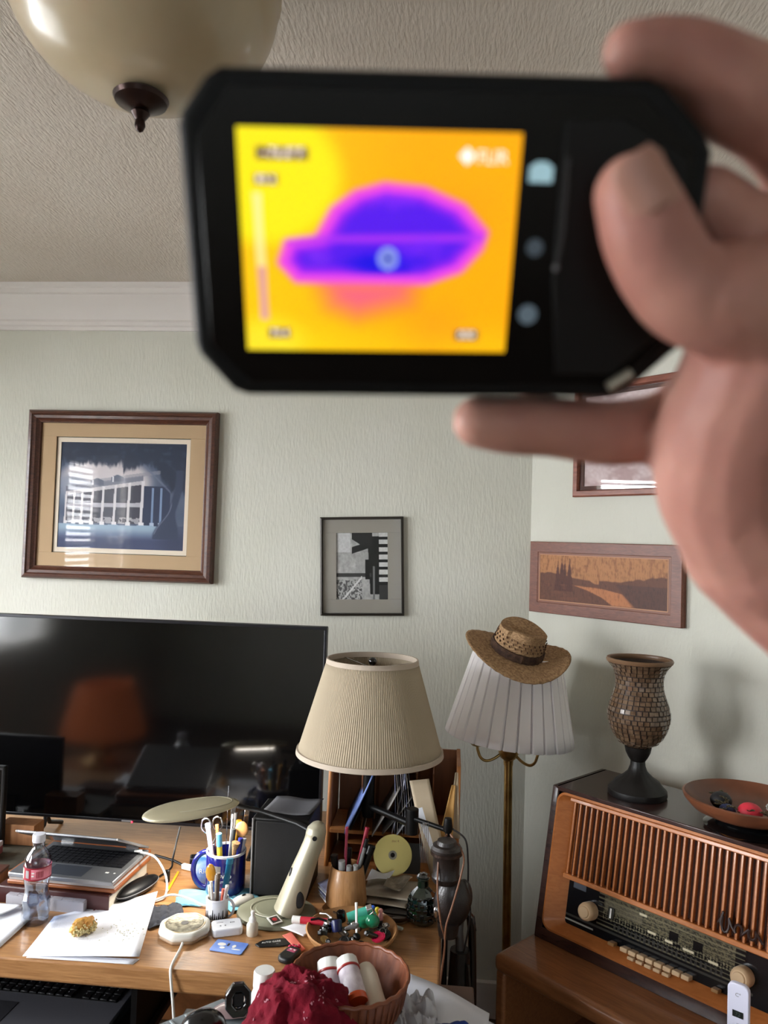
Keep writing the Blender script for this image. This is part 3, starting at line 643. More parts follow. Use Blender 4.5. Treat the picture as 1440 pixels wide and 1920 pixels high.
def dial(U, V):
    n = vnoise(U*4, V*3, 40, 3); c = full(U, (12, 14, 18))
    def band(mask, col, t=1.):
        nonlocal c; c = np.where(mask[..., None], c*(1-t)+RGB(*col)*t, c)
    band((U > .2) & (U < .82) & (V > .12) & (V < .44), (70, 66, 54), .8)
    band((U > .2) & (U < .82) & (V > .12) & (V < .44) & (n > .52), (120, 112, 84), .7)
    band((U > .21) & (U < .4) & (V > .16) & (V < .40), (112, 106, 90), .6)
    for v in (.10, .19, .27, .36, .47, .56, .64, .72): band((np.abs(V-v) < .011) & (U > .17) & (U < .86), (126, 118, 94), .75)
    band((U > .26) & (U < .78) & (V > .6) & (V < .74) & ((U*46) % 1 < .5) & (n > .35), (64, 62, 58), .9)
    band((U > .2) & (U < .84) & (V > .44) & (V < .58) & ((U*70) % 1 < .5) & (n > .5), (140, 132, 104), .8)
    for u, v, a in ((.45, .47, .02), (.53, .50, .018), (.62, .52, .026), (.73, .55, .022), (.40, .2, .02)): band((np.abs(U-u) < a) & (np.abs(V-v) < .022), (206, 196, 168))
    for u in (.55, .66): band((np.abs(U-u) < .022) & (np.abs(V-.36) < .08), (10, 10, 12))
    band((U < .16) & (np.abs(V-.9) < .02), (170, 168, 160)); band((U > .03) & (U < .1) & (V < .2), (150, 158, 172), .5)
    band((V > .78) & (V < .82) & (U < .9), (60, 58, 54)); return c
d_ = print_sheet('dial', RW-.124, .112, dial, 300, 66, rad, rough=.15, spec=.6); d_.matrix_local = FM @ Matrix.Translation((RW/2, .0335, .108))
fbuild(MB().box((RW/2, .0365, .108), (RW-.118, .001, .1)), 'dial_backing', BLACKP, rad)
IV = mat('ivory bakelite', (206, 176, 140), .35, coat=.2); IVB = mat('brown knob rim', (150, 112, 70), .35)
for x in (.133, .507):
    fbuild(MB().lathe([(0, 0), (.0215, 0), (.0215, .02), (.0195, .028), (.016, .031), (.0135, .031), (.012, .034), (0, .034)], 36, Matrix.Translation((x, .032, .104)) @ Matrix.Rotation(PI/2, 4, 'X')), 'knob', IV, rad)
fbuild(MB().box((.188, .031, .118), (.016, .006, .026)), 'tuning_eye', mat('tuning eye glass', (60, 60, 54), .1), rad, bevel=.002); fbuild(MB().box((.189, .027, .118), (.004, .002, .022)), 'eye_bar', WHITEP, rad)
for k in range(8):
    x = .238+k*.0215
    kk = fbuild(MB().box((x, .024, .055), (.0185, .022, .010)), 'key', IV, rad, bevel=.002)
    if k in (1, 2, 3, 4, 5): fbuild(MB().box((x+.001, .014, .045), (.0165, .014, .007)), 'key', IV, rad, bevel=.0015)
for x in (.205, .455): fbuild(MB().box((x, .022, .056), (.016, .02, .008)), 'key', IVB, rad, bevel=.002)
em = MB(); pts = [(.452, .006, .196)]
for k in range(46):
    t = k/45; pts.append((.455+.09*t+.004*math.sin(t*40), .004, .198+.016*math.sin(t*30)*(1 if t < .3 else .6)-.002*t))
em.tube(pts, .0030, n=6); em.tube([(.463, .004, .222), (.458, .004, .2), (.466, .004, .183)], .0032, n=6)
fbuild(em, 'script_emblem', mat('dark script emblem', (40, 18, 12), .5), rad)

# mosaic vase
VC = (.487, 2.047, .9701)
vz = thing('mosaic_vase', 'brown mosaic goblet vase on a dark pedestal, standing on the radio', 'vase', VC, CA); vz.scale = (.93, .93, .925)
DKB = mat('dark carved pedestal', (17, 14, 13), .45)
MB().lathe([(0, 0), (.076, 0), (.079, .006), (.078, .018), (.072, .024), (.066, .030), (.058, .040), (.040, .052), (.026, .066), (.020, .082), (.019, .094), (.026, .104), (.033, .118), (.036, .134), (.030, .138), (0, .138)], 48, wob=lambda a, z: 1+(.02*math.cos(a*16) if .03 < z < .1 else 0)).build('pedestal', DKB, vz)
vp = [(.032, .136), (.050, .146), (.064, .162), (.075, .184), (.0815, .208), (.082, .226), (.077, .250), (.068, .276), (.0625, .298), (.062, .318), (.066, .338), (.076, .356), (.086, .368)]
MB().lathe(vp+[(.084, .370), (.074, .357), (.060, .336), (.056, .31), (.07, .25), (.07, .2), (.03, .145)], 64, caps=False).build('bowl', mat('vase grout', (48, 34, 26), .6), vz)
MB().lathe([(.080, .364), (.088, .366), (.090, .372), (.087, .377), (.080, .376), (.078, .370), (.080, .364)], 64, caps=False).build('rim', mat('vase rim', (112, 84, 60), .4), vz)
ti = MB(); P_ = [Vector((r, 0, z)) for r, z in vp]; L_ = [0]
for a, b in zip(P_, P_[1:]): L_.append(L_[-1]+(b-a).length)
def vprof(s):
    for i in range(len(P_)-1):
        if s <= L_[i+1]: t = (s-L_[i])/(L_[i+1]-L_[i]); p0 = P_[i].lerp(P_[i+1], t); d = (P_[i+1]-P_[i]).normalized(); return p0.x, p0.z, d
    return P_[-1].x, P_[-1].z, (P_[-1]-P_[-2]).normalized()
rows = 20; TL = L_[-1]*.985
for j in range(rows):
    s_ = (j+.5)*TL/rows; r, z, d = vprof(s_); cnt = max(16, int(2*PI*r/.0150))
    for k in range(cnt):
        a = 2*PI*(k+.5*(j % 2)+random.uniform(-.08, .08))/cnt; nrm = Vector((d.z, 0, -d.x))
        X = Vector((0, 1, 0)); Rm = Matrix((X, d, nrm)).transposed().to_4x4(); Rm.translation = Vector((r, 0, z))+nrm*.0008
        ww = 2*PI*r/cnt-.0018; hh = TL/rows-.0016
        ti.box((0, 0, 0), (ww*random.uniform(.86, 1), hh*random.uniform(.86, 1), .0022), Matrix.Rotation(a, 4, 'Z') @ Rm @ Matrix.Rotation(random.uniform(-.05, .05), 4, 'X') @ Matrix.Rotation(random.uniform(-.05, .05), 4, 'Y'))
tag(ti.build('tile', mat('brown glass mosaic', (112, 90, 70), .12, col2=(86, 66, 50), scale=60, coat=.6), vz, smooth=False), kind='stuff')

# wooden bowl on black stand with odds and ends
BC = (.683, 1.846, .9701)
b_ = thing('wooden_dish', 'wide shallow wooden dish of odds and ends on the radio, right of the vase', 'bowl', (BC[0], BC[1], .9951), 0)
MB().lathe([(0, 0), (.06, 0), (.09, .006), (.118, .018), (.134, .036), (.138, .046), (.133, .048), (.126, .038), (.108, .022), (.08, .012), (0, .009)], 56).build('dish', mat('turned dark wood', (92, 54, 36), .4, col2=(116, 68, 44), scale=14, coat=.2), b_)
st_ = thing('black_stand', 'low round black stand under the wooden dish', 'stand', BC, 0)
MB().lathe([(0, 0), (.088, 0), (.092, .006), (.084, .012), (.066, .016), (.072, .024), (0, .024)], 44).build('disc', BLACKG, st_)
for k, (dx, dy, r, col, lb, ct) in enumerate(((-.015, -.06, .026, (206, 44, 62), 'red ball lying in the wooden dish on the radio', 'ball'), (-.05, .02, .024, (24, 24, 28), 'black lump at the back of the wooden dish', 'ornament'), (-.055, -.035, .018, (44, 52, 88), 'dark blue bead in the wooden dish', 'bead'))):
    o = MB().ball((0, 0, 0), r, 20, sc_=(1, 1, .8)).build('ball' if k != 1 else 'pin_cushion', mat('ball '+str(col), col, .55, bump=.001), loc=(BC[0]+dx, BC[1]+dy, .9951+.011+r*.8)); tag(o, lb, ct)
for k in range(7):
    a = 2.4+k*.42; x, y = BC[0]+.085*math.cos(a)*(.8+.2*math.sin(k*5)), BC[1]+.085*math.sin(a)*.9; cc = MB()
    for j in range(9): aa = j*.7+k; cc.tube([(.012*math.cos(aa)+.004*math.cos(t*PI/3), .010*math.sin(aa)+.004*math.sin(t*PI/3), .004+.0022*j) for t in range(7)], .0011, n=5)
    o = cc.build('chain', mat('tarnished chain', (112, 104, 84), .35, .9), loc=(x, y, 1.018)); tag(o, 'small heap of tarnished chain in the wooden dish on the radio', 'chain', 'chain heaps in the wooden dish')
o = MB().tube([(.03*math.cos(t*PI/9), .022*math.sin(t*PI/9), .003*math.sin(t)) for t in range(19)], .002, n=8).build('ring', CHROME, loc=(BC[0]+.05, BC[1]-.06, 1.035), rot=(.4, 0, 0)); tag(o, 'silver ring resting in the wooden dish beside the red ball', 'ring')

# thermometer stick in front of the radio
th = thing('thermometer', 'white stick thermometer with small dark display in front of the radio knob', 'thermometer', (.582, 1.600, .6005), CA+.12)
MB().prism(rrect(.040, .155, .012), 0, .012).build('body', mat('white gloss plastic', (214, 214, 232), .35), th, loc=(0, .006, .0775), rot=(PI/2, 0, 0), bevel=.002)
MB().box((0, -.0066, .098), (.020, .001, .012)).build('display', mat('lcd grey green', (26, 32, 30), .3), th); text('display_digits', '72', .010, mat('lcd digits', (70, 80, 74), .5), th, (0, -.0073, .098), (PI/2, 0, 0)); text('lettering', 'C\u00b0', .010, GREYP, th, (0, -.0062, .134), (PI/2, 0, 0)); text('lettering', '\u00b0F', .006, GREYP, th, (0, -.0062, .078), (PI/2, 0, 0))

# ================================================================ ON THE DESK
def Zr(x, y, a=0, z=Z): return Matrix.Translation((x, y, z)) @ Matrix.Rotation(a, 4, 'Z')
# desk lamp
dl = thing('desk_lamp', 'champagne desk lamp with oval base, leaning stem and long flat head, switched on', 'desk lamp', (-.374, 1.742, Z))
MB().lathe([(0, 0), (.086, 0), (.090, .003), (.088, .009), (.080, .012), (.048, .014), (.046, .016), (0, .016)], 56, Matrix.Scale(.86, 4, (0, 1, 0))).build('base', mat('grey green lamp base', (128, 130, 112), .45, .15), dl)
MB().tube([(.054*math.cos(a)-.004, .046*math.sin(a), .0155) for a in [2*PI*i/40 for i in range(41)]], .0012, n=6).build('base_ring', mat('base ring', (182, 180, 164), .4), dl)
st = MB(); pts = [(.026, -.004, .012), (.032, -.002, .03), (.050, .002, .085), (.066, .006, .130), (.076, .009, .158), (.080, .012, .172), (.082, .013, .186), (.081, .013, .198), (.079, .013, .206)]
st.tube(cr(pts, 4), [r_ for a_, b_ in zip([.040, .039, .034, .030, .0285, .0285, .0285, .024], [.039, .034, .030, .0285, .0285, .0285, .024, .010]) for r_ in [a_+(b_-a_)*q/4 for q in range(4)]]+[.010], n=28, flat=.8); st.build('stem', BEIGEL, dl)
MB().ball((.056, -.0300, .050), .013, 20, sc_=(.9, .35, 1.45)).build('switch_pad', BLACKP, dl); MB().ball((.034, -.012, .092), .012, 20, sc_=(.5, .7, 1.7)).build('side_pad', BLACKP, dl)
MB().lathe([(0, 0), (.0055, 0), (.005, .003), (0, .003)], 16, Matrix.Translation((.084, -.014, .180)) @ Matrix.Rotation(PI/2, 4, 'X')).build('pivot_cap', BLACKP, dl)
MB().tube([(.080, .022, .178), (.03, .055, .186), (-.065, .085, .198), (-.125, .095, .203)], .0075, n=14, flat=.7).build('arm', BLACKP, dl)
# head: elongated flattened oval
def headf(u, v):
    a = 2*PI*u; t = PI*v; sx = .113*math.sin(t)**.65 if 0 < v < 1 else 0; sy = .040*math.sin(t)**.65 if 0 < v < 1 else 0
    x = sx*math.cos(a); tp = 1-.10*(x/.113); y = sy*math.sin(a)*tp; z = .013*math.cos(t)*(1 if v < .5 else .5); return (x, y, z)
hd = MB().surf(headf, 48, 16).build('head', mat('champagne lamp head', (160, 152, 126), .34, .3), dl, loc=(-.222, .045, .205), rot=(math.radians(15), math.radians(-8), math.radians(12)))
MB().tube([(.078*math.cos(a)+.018, .024*math.sin(a), .0118-.004*abs(math.cos(a))**3) for a in [PI*i/20 for i in range(-20, 21)]], .0009, n=6).build('head_ridge', BEIGEL, hd)
MB().prism(rrect(.13, .034, .012), -.0085, -.0068).build('led_panel', mat('led panel', (255, 240, 215), .5, emis=2.5), hd, loc=(.0, 0, 0))
area('led_light', (0, 0, -.012), (0, 0, 0),   .13, .03, .5, (1, .93, .82), hd)

# speaker
sp = thing('speaker', 'black box loudspeaker on the desk behind the lamp stem', 'speaker', (-.386, 1.885, Z), -.02)
MB().box((0, 0, .093), (.136, .14, .186)).build('cabinet', BLACKP, sp, bevel=.004); MB().box((.002, -.0725, .094), (.122, .006, .172)).build('grille', mat('black grille cloth', (22, 22, 24), .9, bump=.0008, bscale=900), sp, bevel=.003)
MB().box((-.066, -.0725, .094), (.004, .004, .182)).build('edge_strip', GREYP, sp, bevel=.001)
o = MB().surf(lambda u, v: ((u-.5)*.12+.02*v, (v-.5)*.09, .002*math.sin(u*7)+.01*v*v), 10, 6).build('paper_sheet', mat('mid grey sheet', (96, 96, 100), .7), loc=(-.385, 1.89, Z+.1885), solid=.0006); tag(o, 'grey sheet lying on top of the black loudspeaker', 'paper')  # one even grey for the whole sheet

# --- laptop on books
bk = thing('hardback_book', 'thick dark red hardback book at the bottom of the stack under the laptop', 'book', (-.874, 1.800, Z), -.045)
COV = mat('dark maroon cover', (62, 28, 26), .35, coat=.2)
MB().box((0, 0, .019), (.262, .196, .030)).build('pages', mat('page edges', (214, 206, 190), .8, col2=(196, 186, 168), scale=60, stretch=(.2, .2, 30)), bk)
for z in (.002, .036): MB().box((0, -.002, z), (.270, .204, .004)).build('cover', COV, bk, bevel=.001)
MB().box((0, -.103, .019), (.270, .004, .036)).build('spine', COV, bk, bevel=.0015)
bd = thing('leather_binder', 'tan brown padded binder directly under the silver laptop', 'binder', (-.862, 1.800, Z+.0385), -.045)
TAN = mat('tan leather', (150, 88, 48), .35, col2=(126, 70, 38), scale=12, coat=.2)
MB().box((0, 0, .005), (.262, .19, .010)).build('lower_cover', TAN, bd, bevel=.003); MB().box((0, 0, .0135), (.255, .184, .007)).build('pages', mat('grey page edges', (168, 160, 156), .7), bd); MB().box((0, 0, .0225), (.262, .19, .011)).build('upper_cover', TAN, bd, bevel=.004)
lp = thing('laptop', 'silver laptop with half-closed lid on top of the book stack', 'laptop', (-.850, 1.770, Z+.0672), -.045)
SIL = mat('silver aluminium', (150, 152, 156), .35, .7)
MB().box((0, 0, .005), (.250, .185, .010)).build('base', SIL, lp, bevel=.0022); MB().box((0, .022, .0102), (.222, .088, .0008)).build('keyboard_well', BLACKP, lp)
kb = MB()
for r_ in range(6):
    for k in range(15): kb.box((-.1035+.0148*k, -.0135+.0143*r_, .0112), (.0125, .0118, .0016))
tag(kb.build('key', mat('dark laptop key', (26, 26, 30), .5), lp, smooth=False), kind='stuff')
MB().box((.0, -.056, .0102), (.088, .05, .0006)).build('trackpad', mat('grey trackpad', (76, 80, 88), .35, .3), lp); MB().box((.09, -.05, .0103), (.008, .006, .0004)).build('sticker', WHITEP, lp); MB().box((.108, -.05, .0103), (.004, .004, .0004)).build('sticker', WHITEP, lp)
ld = MB().box((0, -.0915, .003), (.250, .183, .0055)).build('lid', SIL, lp, loc=(0, .091, .012), rot=(math.radians(-26), 0, 0), bevel=.0018)
MB().box((0, -.0915, -.0003), (.238, .17, .0012)).build('lid_screen', BLACKG, ld)
for x in (-.1225, .1225): MB().ball((x, -.1825, .003), .0022).build('lid_bumper', WHITEP, ld)
for x in (-.085, .085): MB().tube([(x-.016, .089, .011), (x+.016, .089, .011)], .0045, n=12).build('hinge', CHROME, lp)
gc = thing('glasses_case', 'black oblong glasses case leaning beside the book stack', 'case', (-.718, 1.79, Z), 1.25)
MB().ball((0, 0, .016), .016, 24, sc_=(4.2, 1.5, 1)).build('shell', BLACKP, gc); MB().tube([(.067*math.cos(a), .0242*math.sin(a), .0165) for a in [2*PI*i/30 for i in range(31)]], .0012, n=6).build('seam', GREYP, gc)

# wood block, dark stack at far left
bx = MB().box((0, 0, .026), (.098, .05, .052)).build('wood_block', mat('tan block wood', (146, 100, 62), .6, col2=(128, 84, 50), scale=10, stretch=(8, 8, 1)), loc=(-1.112, 1.965, Z+.030), bevel=.001); tag(bx, 'small tan wooden block in front of the television at far left', 'block')
mgl = ((.24, .17, .016, (58, 54, 46), 'dark magazine at the bottom of the far left pile'), (.22, .15, .013, (88, 84, 70), 'grey green magazine on top of the far left pile'))
z_ = Z
for k, (a, b, c_, col, lb) in enumerate(mgl):
    t = thing('magazine', lb, 'magazine', (-1.115, 1.885, z_), .3-.25*k); MB().box((0, 0, c_/2), (a, b, c_*.8)).build('pages', mat('magazine pages', (120, 114, 100), .8), t)
    cm = mat('magazine cover %d' % k, col, .6, col2=tuple(int(x*.7) for x in col), scale=18)
    for zz in (.0006, c_-.0006): MB().box((0, 0, zz), (a+.002, b+.002, .0012)).build('cover', cm, t)
    z_ += c_
t = thing('pink_box', 'low clear and pink plastic box at the far left edge of the desk', 'box', (-1.165, 1.86, Z+.0292), .1)
MB().box((0, 0, .009), (.10, .06, .018)).build('base', mat('dull pink', (150, 84, 92), .4), t, bevel=.002); MB().box((0, 0, .0245), (.10, .06, .012)).build('lid', mat('pale lid', (186, 180, 184), .3), t, bevel=.002)
t = thing('cedar_box', 'low brown wooden box at the far left beside the water bottle', 'box', (-1.10, 1.755, Z), .1); MB().box((0, 0, .022), (.12, .07, .032)).build('body', OAKD, t, bevel=.001); MB().box((0, 0, .041), (.124, .074, .006)).build('lid', WALNUT, t, bevel=.0015); MB().box((0, 0, .003), (.122, .072, .006)).build('plinth', WALNUT, t)

# pill organiser
po = thing('pill_organizer', 'long clear plastic pill organizer box behind the water bottle', 'pill organizer', (-.888, 1.708, Z), -.055)
PC = clear_glass('frosted plastic', (226, 226, 234), gloss=.9, rough=.2)
MB().box((0, 0, .0012), (.186, .052, .0024)).build('tray', mat('milky plastic', (206, 204, 210), .35), po); wl = MB()
for y in (-.026, .026): wl.box((0, y, .013), (.186, .0014, .024))
for k in range(8): wl.box((-.093+.186*k/7, 0, .013), (.0014, .052, .024))
wl.build('compartment_walls', mat('milky plastic wall', (214, 212, 218), .3, alpha=.45), po, smooth=False)
l0 = MB().box((0, 0, .0262), (.0255, .053, .0018)).build('lid', mat('milky lid', (220, 218, 226), .25, alpha=.4), po, loc=(-.0797, 0, 0), bevel=.0005)
for k in range(1, 7): o = l0.copy(); COL.objects.link(o); o.parent = po; o.location = (-.0797+.02657*k, 0, 0)
cols = [(196, 120, 104), (226, 214, 196), (120, 96, 80), (206, 160, 148)]
for k in range(14):
    o = MB().ball((0, 0, 0), .0042, 10, sc_=(1.6, .9, .8)).build('pill', mat('pill %d' % (k % 4), cols[k % 4], .5), loc=(-.888+.02657*(k % 5-1)+random.uniform(-.006, .006), 1.708+random.uniform(-.014, .014)-.055*.0266*(k % 5-1), Z+.0062+.0065*(k//5 % 2)), rot=(0, 0, k)); tag(o, 'small pill inside the clear pill organizer', 'pill', 'pills in the organizer')

# water bottle
wb = thing('water_bottle', 'clear plastic water bottle with white cap and red pink label', 'bottle', (-.882, 1.632, Z))
def wobl(a, z): return 1+(.030*math.sin(a*9+z*80) if z < .075 else .010*math.sin(a*6+z*120))
wp = [(0, .004), (.018, .002), (.024, .0), (.0275, .006), (.0285, .016), (.027, .024), (.0285, .032), (.027, .040), (.0285, .048), (.0262, .056), (.0245, .064), (.0235, .072), (.0245, .080), (.0268, .090), (.0275, .096), (.0275, .124), (.0278, .130), (.0262, .138), (.0215, .148), (.0150, .157), (.0120, .161), (.0118, .168), (.013, .169), (.013, .171), (.0112, .172), (.0112, .176)]
MB().lathe(wp, 48, caps=False, wob=wobl).build('bottle_body', clear_glass('bottle plastic', (226, 230, 238), gloss=2.4, rough=.06), wb)
MB().lathe([(0, .006)]+[(r-.002, z) for r, z in wp[4:12]]+[(0, .072)], 40, caps=False, wob=wobl).build('water', clear_glass('water', (226, 232, 240), gloss=1, rough=.02), wb)
MB().lathe([(0, .172), (.0128, .172), (.0134, .174), (.0134, .186), (.0125, .1885), (0, .189)], 32, wob=lambda a, z: 1+.012*math.cos(a*30)).build('cap', mat('translucent white cap', (222, 222, 230), .4), wb)
def lab(u, v):
    a = 2*PI*u; return (.0280*math.cos(a), .0280*math.sin(a), .098+.026*v)
MB().surf(lab, 48, 2).build('label', mat('pink label', (226, 132, 148), .45), wb, solid=.0003)
for z in (.0982, .1222): MB().lathe([(.0281, z), (.0286, z), (.0286, z+.002), (.0281, z+.002), (.0281, z)], 48, caps=False).build('label_band', mat('label crimson', (150, 24, 44), .45), wb)
def patch(a0, a1, z0, z1, r=.02855): return MB().surf(lambda u, v: (r*math.cos(a0+(a1-a0)*u), r*math.sin(a0+(a1-a0)*u), z0+(z1-z0)*v), 8, 2)
patch(-2.25, -1.55, .1, .122, .0284).build('label_panel', mat('label crimson', (150, 24, 44)), wb); patch(-2.65, -2.25, .1, .121).build('label_seal', mat('label cream', (206, 206, 180), .5), wb); patch(-2.02, -1.72, .103, .119).build('label_emblem', mat('label grey', (150, 146, 146), .5), wb)
for z in (.107, .113): patch(-1.5, -1.3, z, z+.003).build('label_mark', WHITEP, wb)
for k in range(5): patch(-1.15+.11*k, -1.10+.11*k, .104, .117).build('label_mark', mat('label crimson', (150, 24, 44)), wb)

# papers & napkin
def sheet(name, lb, corners, m, cat='paper', z=Z, bumps=.002, nu=14, nv=10, curl=None, group=None, thick=.0006):
    A, B, C_, D = [Vector((x, y, 0)) for x, y in corners]; ctr = (A+B+C_+D)/4
    def fn(u, v):
        p = (A*(1-u)+B*u)*(1-v)+(D*(1-u)+C_*u)*v-ctr; zz = .0008+bumps*(.5+.5*math.sin(u*5.1+v*3.3+A.x*40))*(.3+v*.7)
        if curl: zz += curl(u, v)
        return (p.x, p.y, zz)
    o = MB().surf(fn, nu, nv).build(name, m, loc=(ctr.x, ctr.y, z), solid=thick); return tag(o, lb, cat, group)
sheet('paper_sheet', 'white printed sheet at the left front edge of the desk', [(-1.13, 1.505), (-.894, 1.503), (-.890, 1.665), (-1.10, 1.70)], PAPER, curl=lambda u, v: .006*u*v)
sheet('paper_sheet', 'white crumpled sheet tucked behind the water bottle at far left', [(-1.12, 1.60), (-.965, 1.62), (-.93, 1.665), (-1.08, 1.69)], PAPER, z=Z+.010, bumps=.006)
NAP = mat('white napkin', (228, 230, 238), .9, bump=.0005, bscale=300)
sheet('paper_napkin', 'white paper napkin under the bagel at the desk front', [(-.832, 1.497), (-.598, 1.512), (-.668, 1.786), (-.850, 1.652)], NAP, 'napkin', bumps=.003, curl=lambda u, v: .009*u)
sheet('paper_napkin', 'lower white napkin layer showing below the front edge of the top napkin', [(-.822, 1.493), (-.606, 1.500), (-.600, 1.52), (-.82, 1.51)], NAP, 'napkin', z=Z+.0001, bumps=.0003)
def bagelf(u, v):
    a = -.45*PI+1.25*PI*u; t = 2*PI*v; e = min(1, .72+4*min(u, 1-u)) if 0 < u < 1 else .05; R, r = .0155, .0115*e
    n_ = mnoise.noise(Vector((u*9, v*5, 0)))*.0016
    return ((R+(r+n_)*math.cos(t))*math.cos(a), (R+(r+n_)*math.cos(t))*math.sin(a), .0115+(r*.95+n_)*math.sin(t))
bg = thing('bagel', 'bitten toasted bagel piece on the white napkin', 'bread', (-.750, 1.588, Z+.0062), 1.0); bg.scale = (1.12, 1.12, 1.2)
def lump(u, v):
    a = 2*PI*u; t = PI*v; d = Vector((math.sin(t)*math.cos(a), math.sin(t)*math.sin(a), math.cos(t))); k = 1+.30*mnoise.noise(d*1.7+Vector((4, 2, 1)))+.12*mnoise.noise(d*5)
    if d.y < -.1: k *= 1-.28*min(1, (-d.y-.1)*1.6)
    return (d.x*.027*k, d.y*.017*k, max(.0, .0125+d.z*.0135*k))
MB().surf(lump, 48, 28).build('crust', mat('toasted crust', (186, 126, 52), .5, col2=(222, 176, 96), scale=70, bump=.002, bscale=200), bg)
cm_ = MB()
for k in range(90):
    a = random.uniform(PI*1.02, PI*1.98); q_ = random.uniform(.55, .98); cm_.ball((.025*q_*math.cos(a)+random.uniform(-.002, .002), .0145*q_*math.sin(a)-.001, .005+random.uniform(0, .017)*(1.15-q_*.45)), random.uniform(.0014, .0034), 8)
cm_.build('filling', mat('cream filling', (236, 220, 168), .7, col2=(150, 128, 66), scale=190), bg)
cr = MB()
for k in range(46): cr.box((random.gauss(0, .022), random.gauss(0, .016), random.uniform(0, .0006)), (random.uniform(.001, .003), random.uniform(.001, .002), .0008), Matrix.Rotation(random.random()*3, 4, 'Z'))
tag(cr.build('crumbs', mat('toast crumbs', (170, 168, 140), .8), loc=(-.668, 1.60, Z+.0105), smooth=False), 'scatter of toast crumbs on the napkin right of the bagel', 'crumbs', kind='stuff')

# fabric pieces
def cloth(name, lb, cat, poly_c, sx, sy, rz, m, h=.006, z=Z, seed=0, nu=30, nv=24, ragged=.12, group=None):
    def fn(u, v):
        x, y = (u-.5), (v-.5); rg = 1+ragged*mnoise.noise(Vector((math.atan2(y, x)*1.3, seed, 0)))*2
        zz = abs(mnoise.noise(Vector((u*3+seed, v*3, seed))))*h*1.6+abs(mnoise.noise(Vector((u*8+seed, v*6, 2))))*h*.6+.0008
        return (x*sx*rg, y*sy*rg, zz)
    o = MB().surf(fn, nu, nv).build(name, m, loc=(poly_c[0], poly_c[1], z), rot=(0, 0, rz), solid=.0008); return tag(o, lb, cat, group)
cloth('cleaning_cloth', 'crumpled charcoal cleaning cloth beside the white cup warmer', 'cloth', (-.615, 1.695), .080, .10, .5, mat('charcoal cloth', (58, 60, 68), .9), .010, seed=3)
BLU = mat('pale blue tissue', (104, 172, 200), .8, col2=(122, 186, 210), scale=20)
cloth('face_mask', 'pale blue disposable mask flat on the desk under the blue mug', 'mask', (-.535, 1.795), .175, .085, .16, BLU, .003, seed=5, ragged=.05)
cloth('face_mask', 'second pale blue mask fold right of the blue mug by the speaker', 'mask', (-.470, 1.790), .085, .09, .7, BLU, .004, z=Z+.003, seed=9, ragged=.05)

# cables
def cable(lb, pts, r, m, name='cable', group=None, z=0):
    out = []; P = [Vector(p) for p in pts]
    for i in range(len(P)-1):
        a = P[max(i-1, 0)]; b = P[i]; c = P[i+1]; d = P[min(i+2, len(P)-1)]
        for k in range(8):
            t = k/8; out.append(.5*((2*b)+(c-a)*t+(2*a-5*b+4*c-d)*t*t+(3*b-a-3*c+d)*t**3))
    out.append(P[-1]); c0 = Vector(P[0]); o = MB().tube([p-c0 for p in out], r, n=8).build(name, m, loc=c0); return tag(o, lb, 'cable', group)
cable('white cable curving from the laptop side down to the desk', [(-.728, 1.822, .834), (-.69, 1.82, .824), (-.655, 1.80, .79), (-.646, 1.772, .757), (-.672, 1.745, .754)], .0026, WHITEP)
MB_ = MB().box((0, 0, 0), (.018, .008, .005)).build('cable_plug', WHITEP, loc=(-.735, 1.824, .8355), bevel=.0015); tag(MB_, 'white cable plug at the laptop side', 'plug')
cable('white cable arching over the desk to the blue mask', [(-.690, 1.728, .753), (-.655, 1.745, .762), (-.62, 1.752, .772), (-.578, 1.752, .765), (-.540, 1.748, .7545), (-.51, 1.77, .7565)], .0026, WHITEP)
cable('black cable lying on the desk behind the laptop', [(-.76, 2.0, .754), (-.70, 1.975, .754), (-.66, 1.95, .754), (-.60, 1.94, .754), (-.55, 1.93, .754)], .003, BLACKP)
cable('thin grey cable rising behind the desk lamp head', [(-.68, 1.96, .753), (-.64, 1.94, .76), (-.60, 1.93, .80), (-.575, 1.925, .84), (-.56, 1.93, .87)], .0016, GREYP)
cable('black cable hanging down below the television', [(-.705, 2.03, .82), (-.706, 2.01, .79), (-.704, 1.98, .756), (-.69, 1.93, .754), (-.70, 1.88, .754)], .0024, BLACKP)
cable('thin antenna wire standing above the desk lamp head', [(-.536, 1.87, .754), (-.532, 1.868, .86), (-.530, 1.865, .99)], .0011, CHROME, name='antenna_wire')
ad = thing('power_adapter', 'black power adapter on the desk left of the blue mug', 'adapter', (-.625, 1.975, Z), .3); MB().box((0, 0, .011), (.06, .03, .022)).build('housing', BLACKP, ad, bevel=.004); MB().box((.018, .0, .03), (.018, .02, .018)).build('plug_head', BLACKP, ad, bevel=.003)
o = MB().box((0, 0, .007), (.034, .013, .014)).build('usb_plug', WHITEP, loc=(-.648, 1.935, Z), rot=(0, 0, -.3), bevel=.003); tag(o, 'small white plug in front of the black power adapter', 'plug')
bd_ = MB().box((0, 0, 0), (.012, .008, .03)).build('black_clip', BLACKP, loc=(-.673, 1.86, Z+.0155), bevel=.003); tag(bd_, 'small black clip standing right of the laptop', 'clip')
for k in range(3):
    o = MB().ball((0, 0, 0), .0035, 10).build('bead', mat('maroon bead', (96, 30, 28), .3), loc=(-.776+.008*k, 1.688+.003*k, Z+.0036)); tag(o, 'tiny maroon bead behind the napkin', 'bead', 'maroon beads behind the napkin')

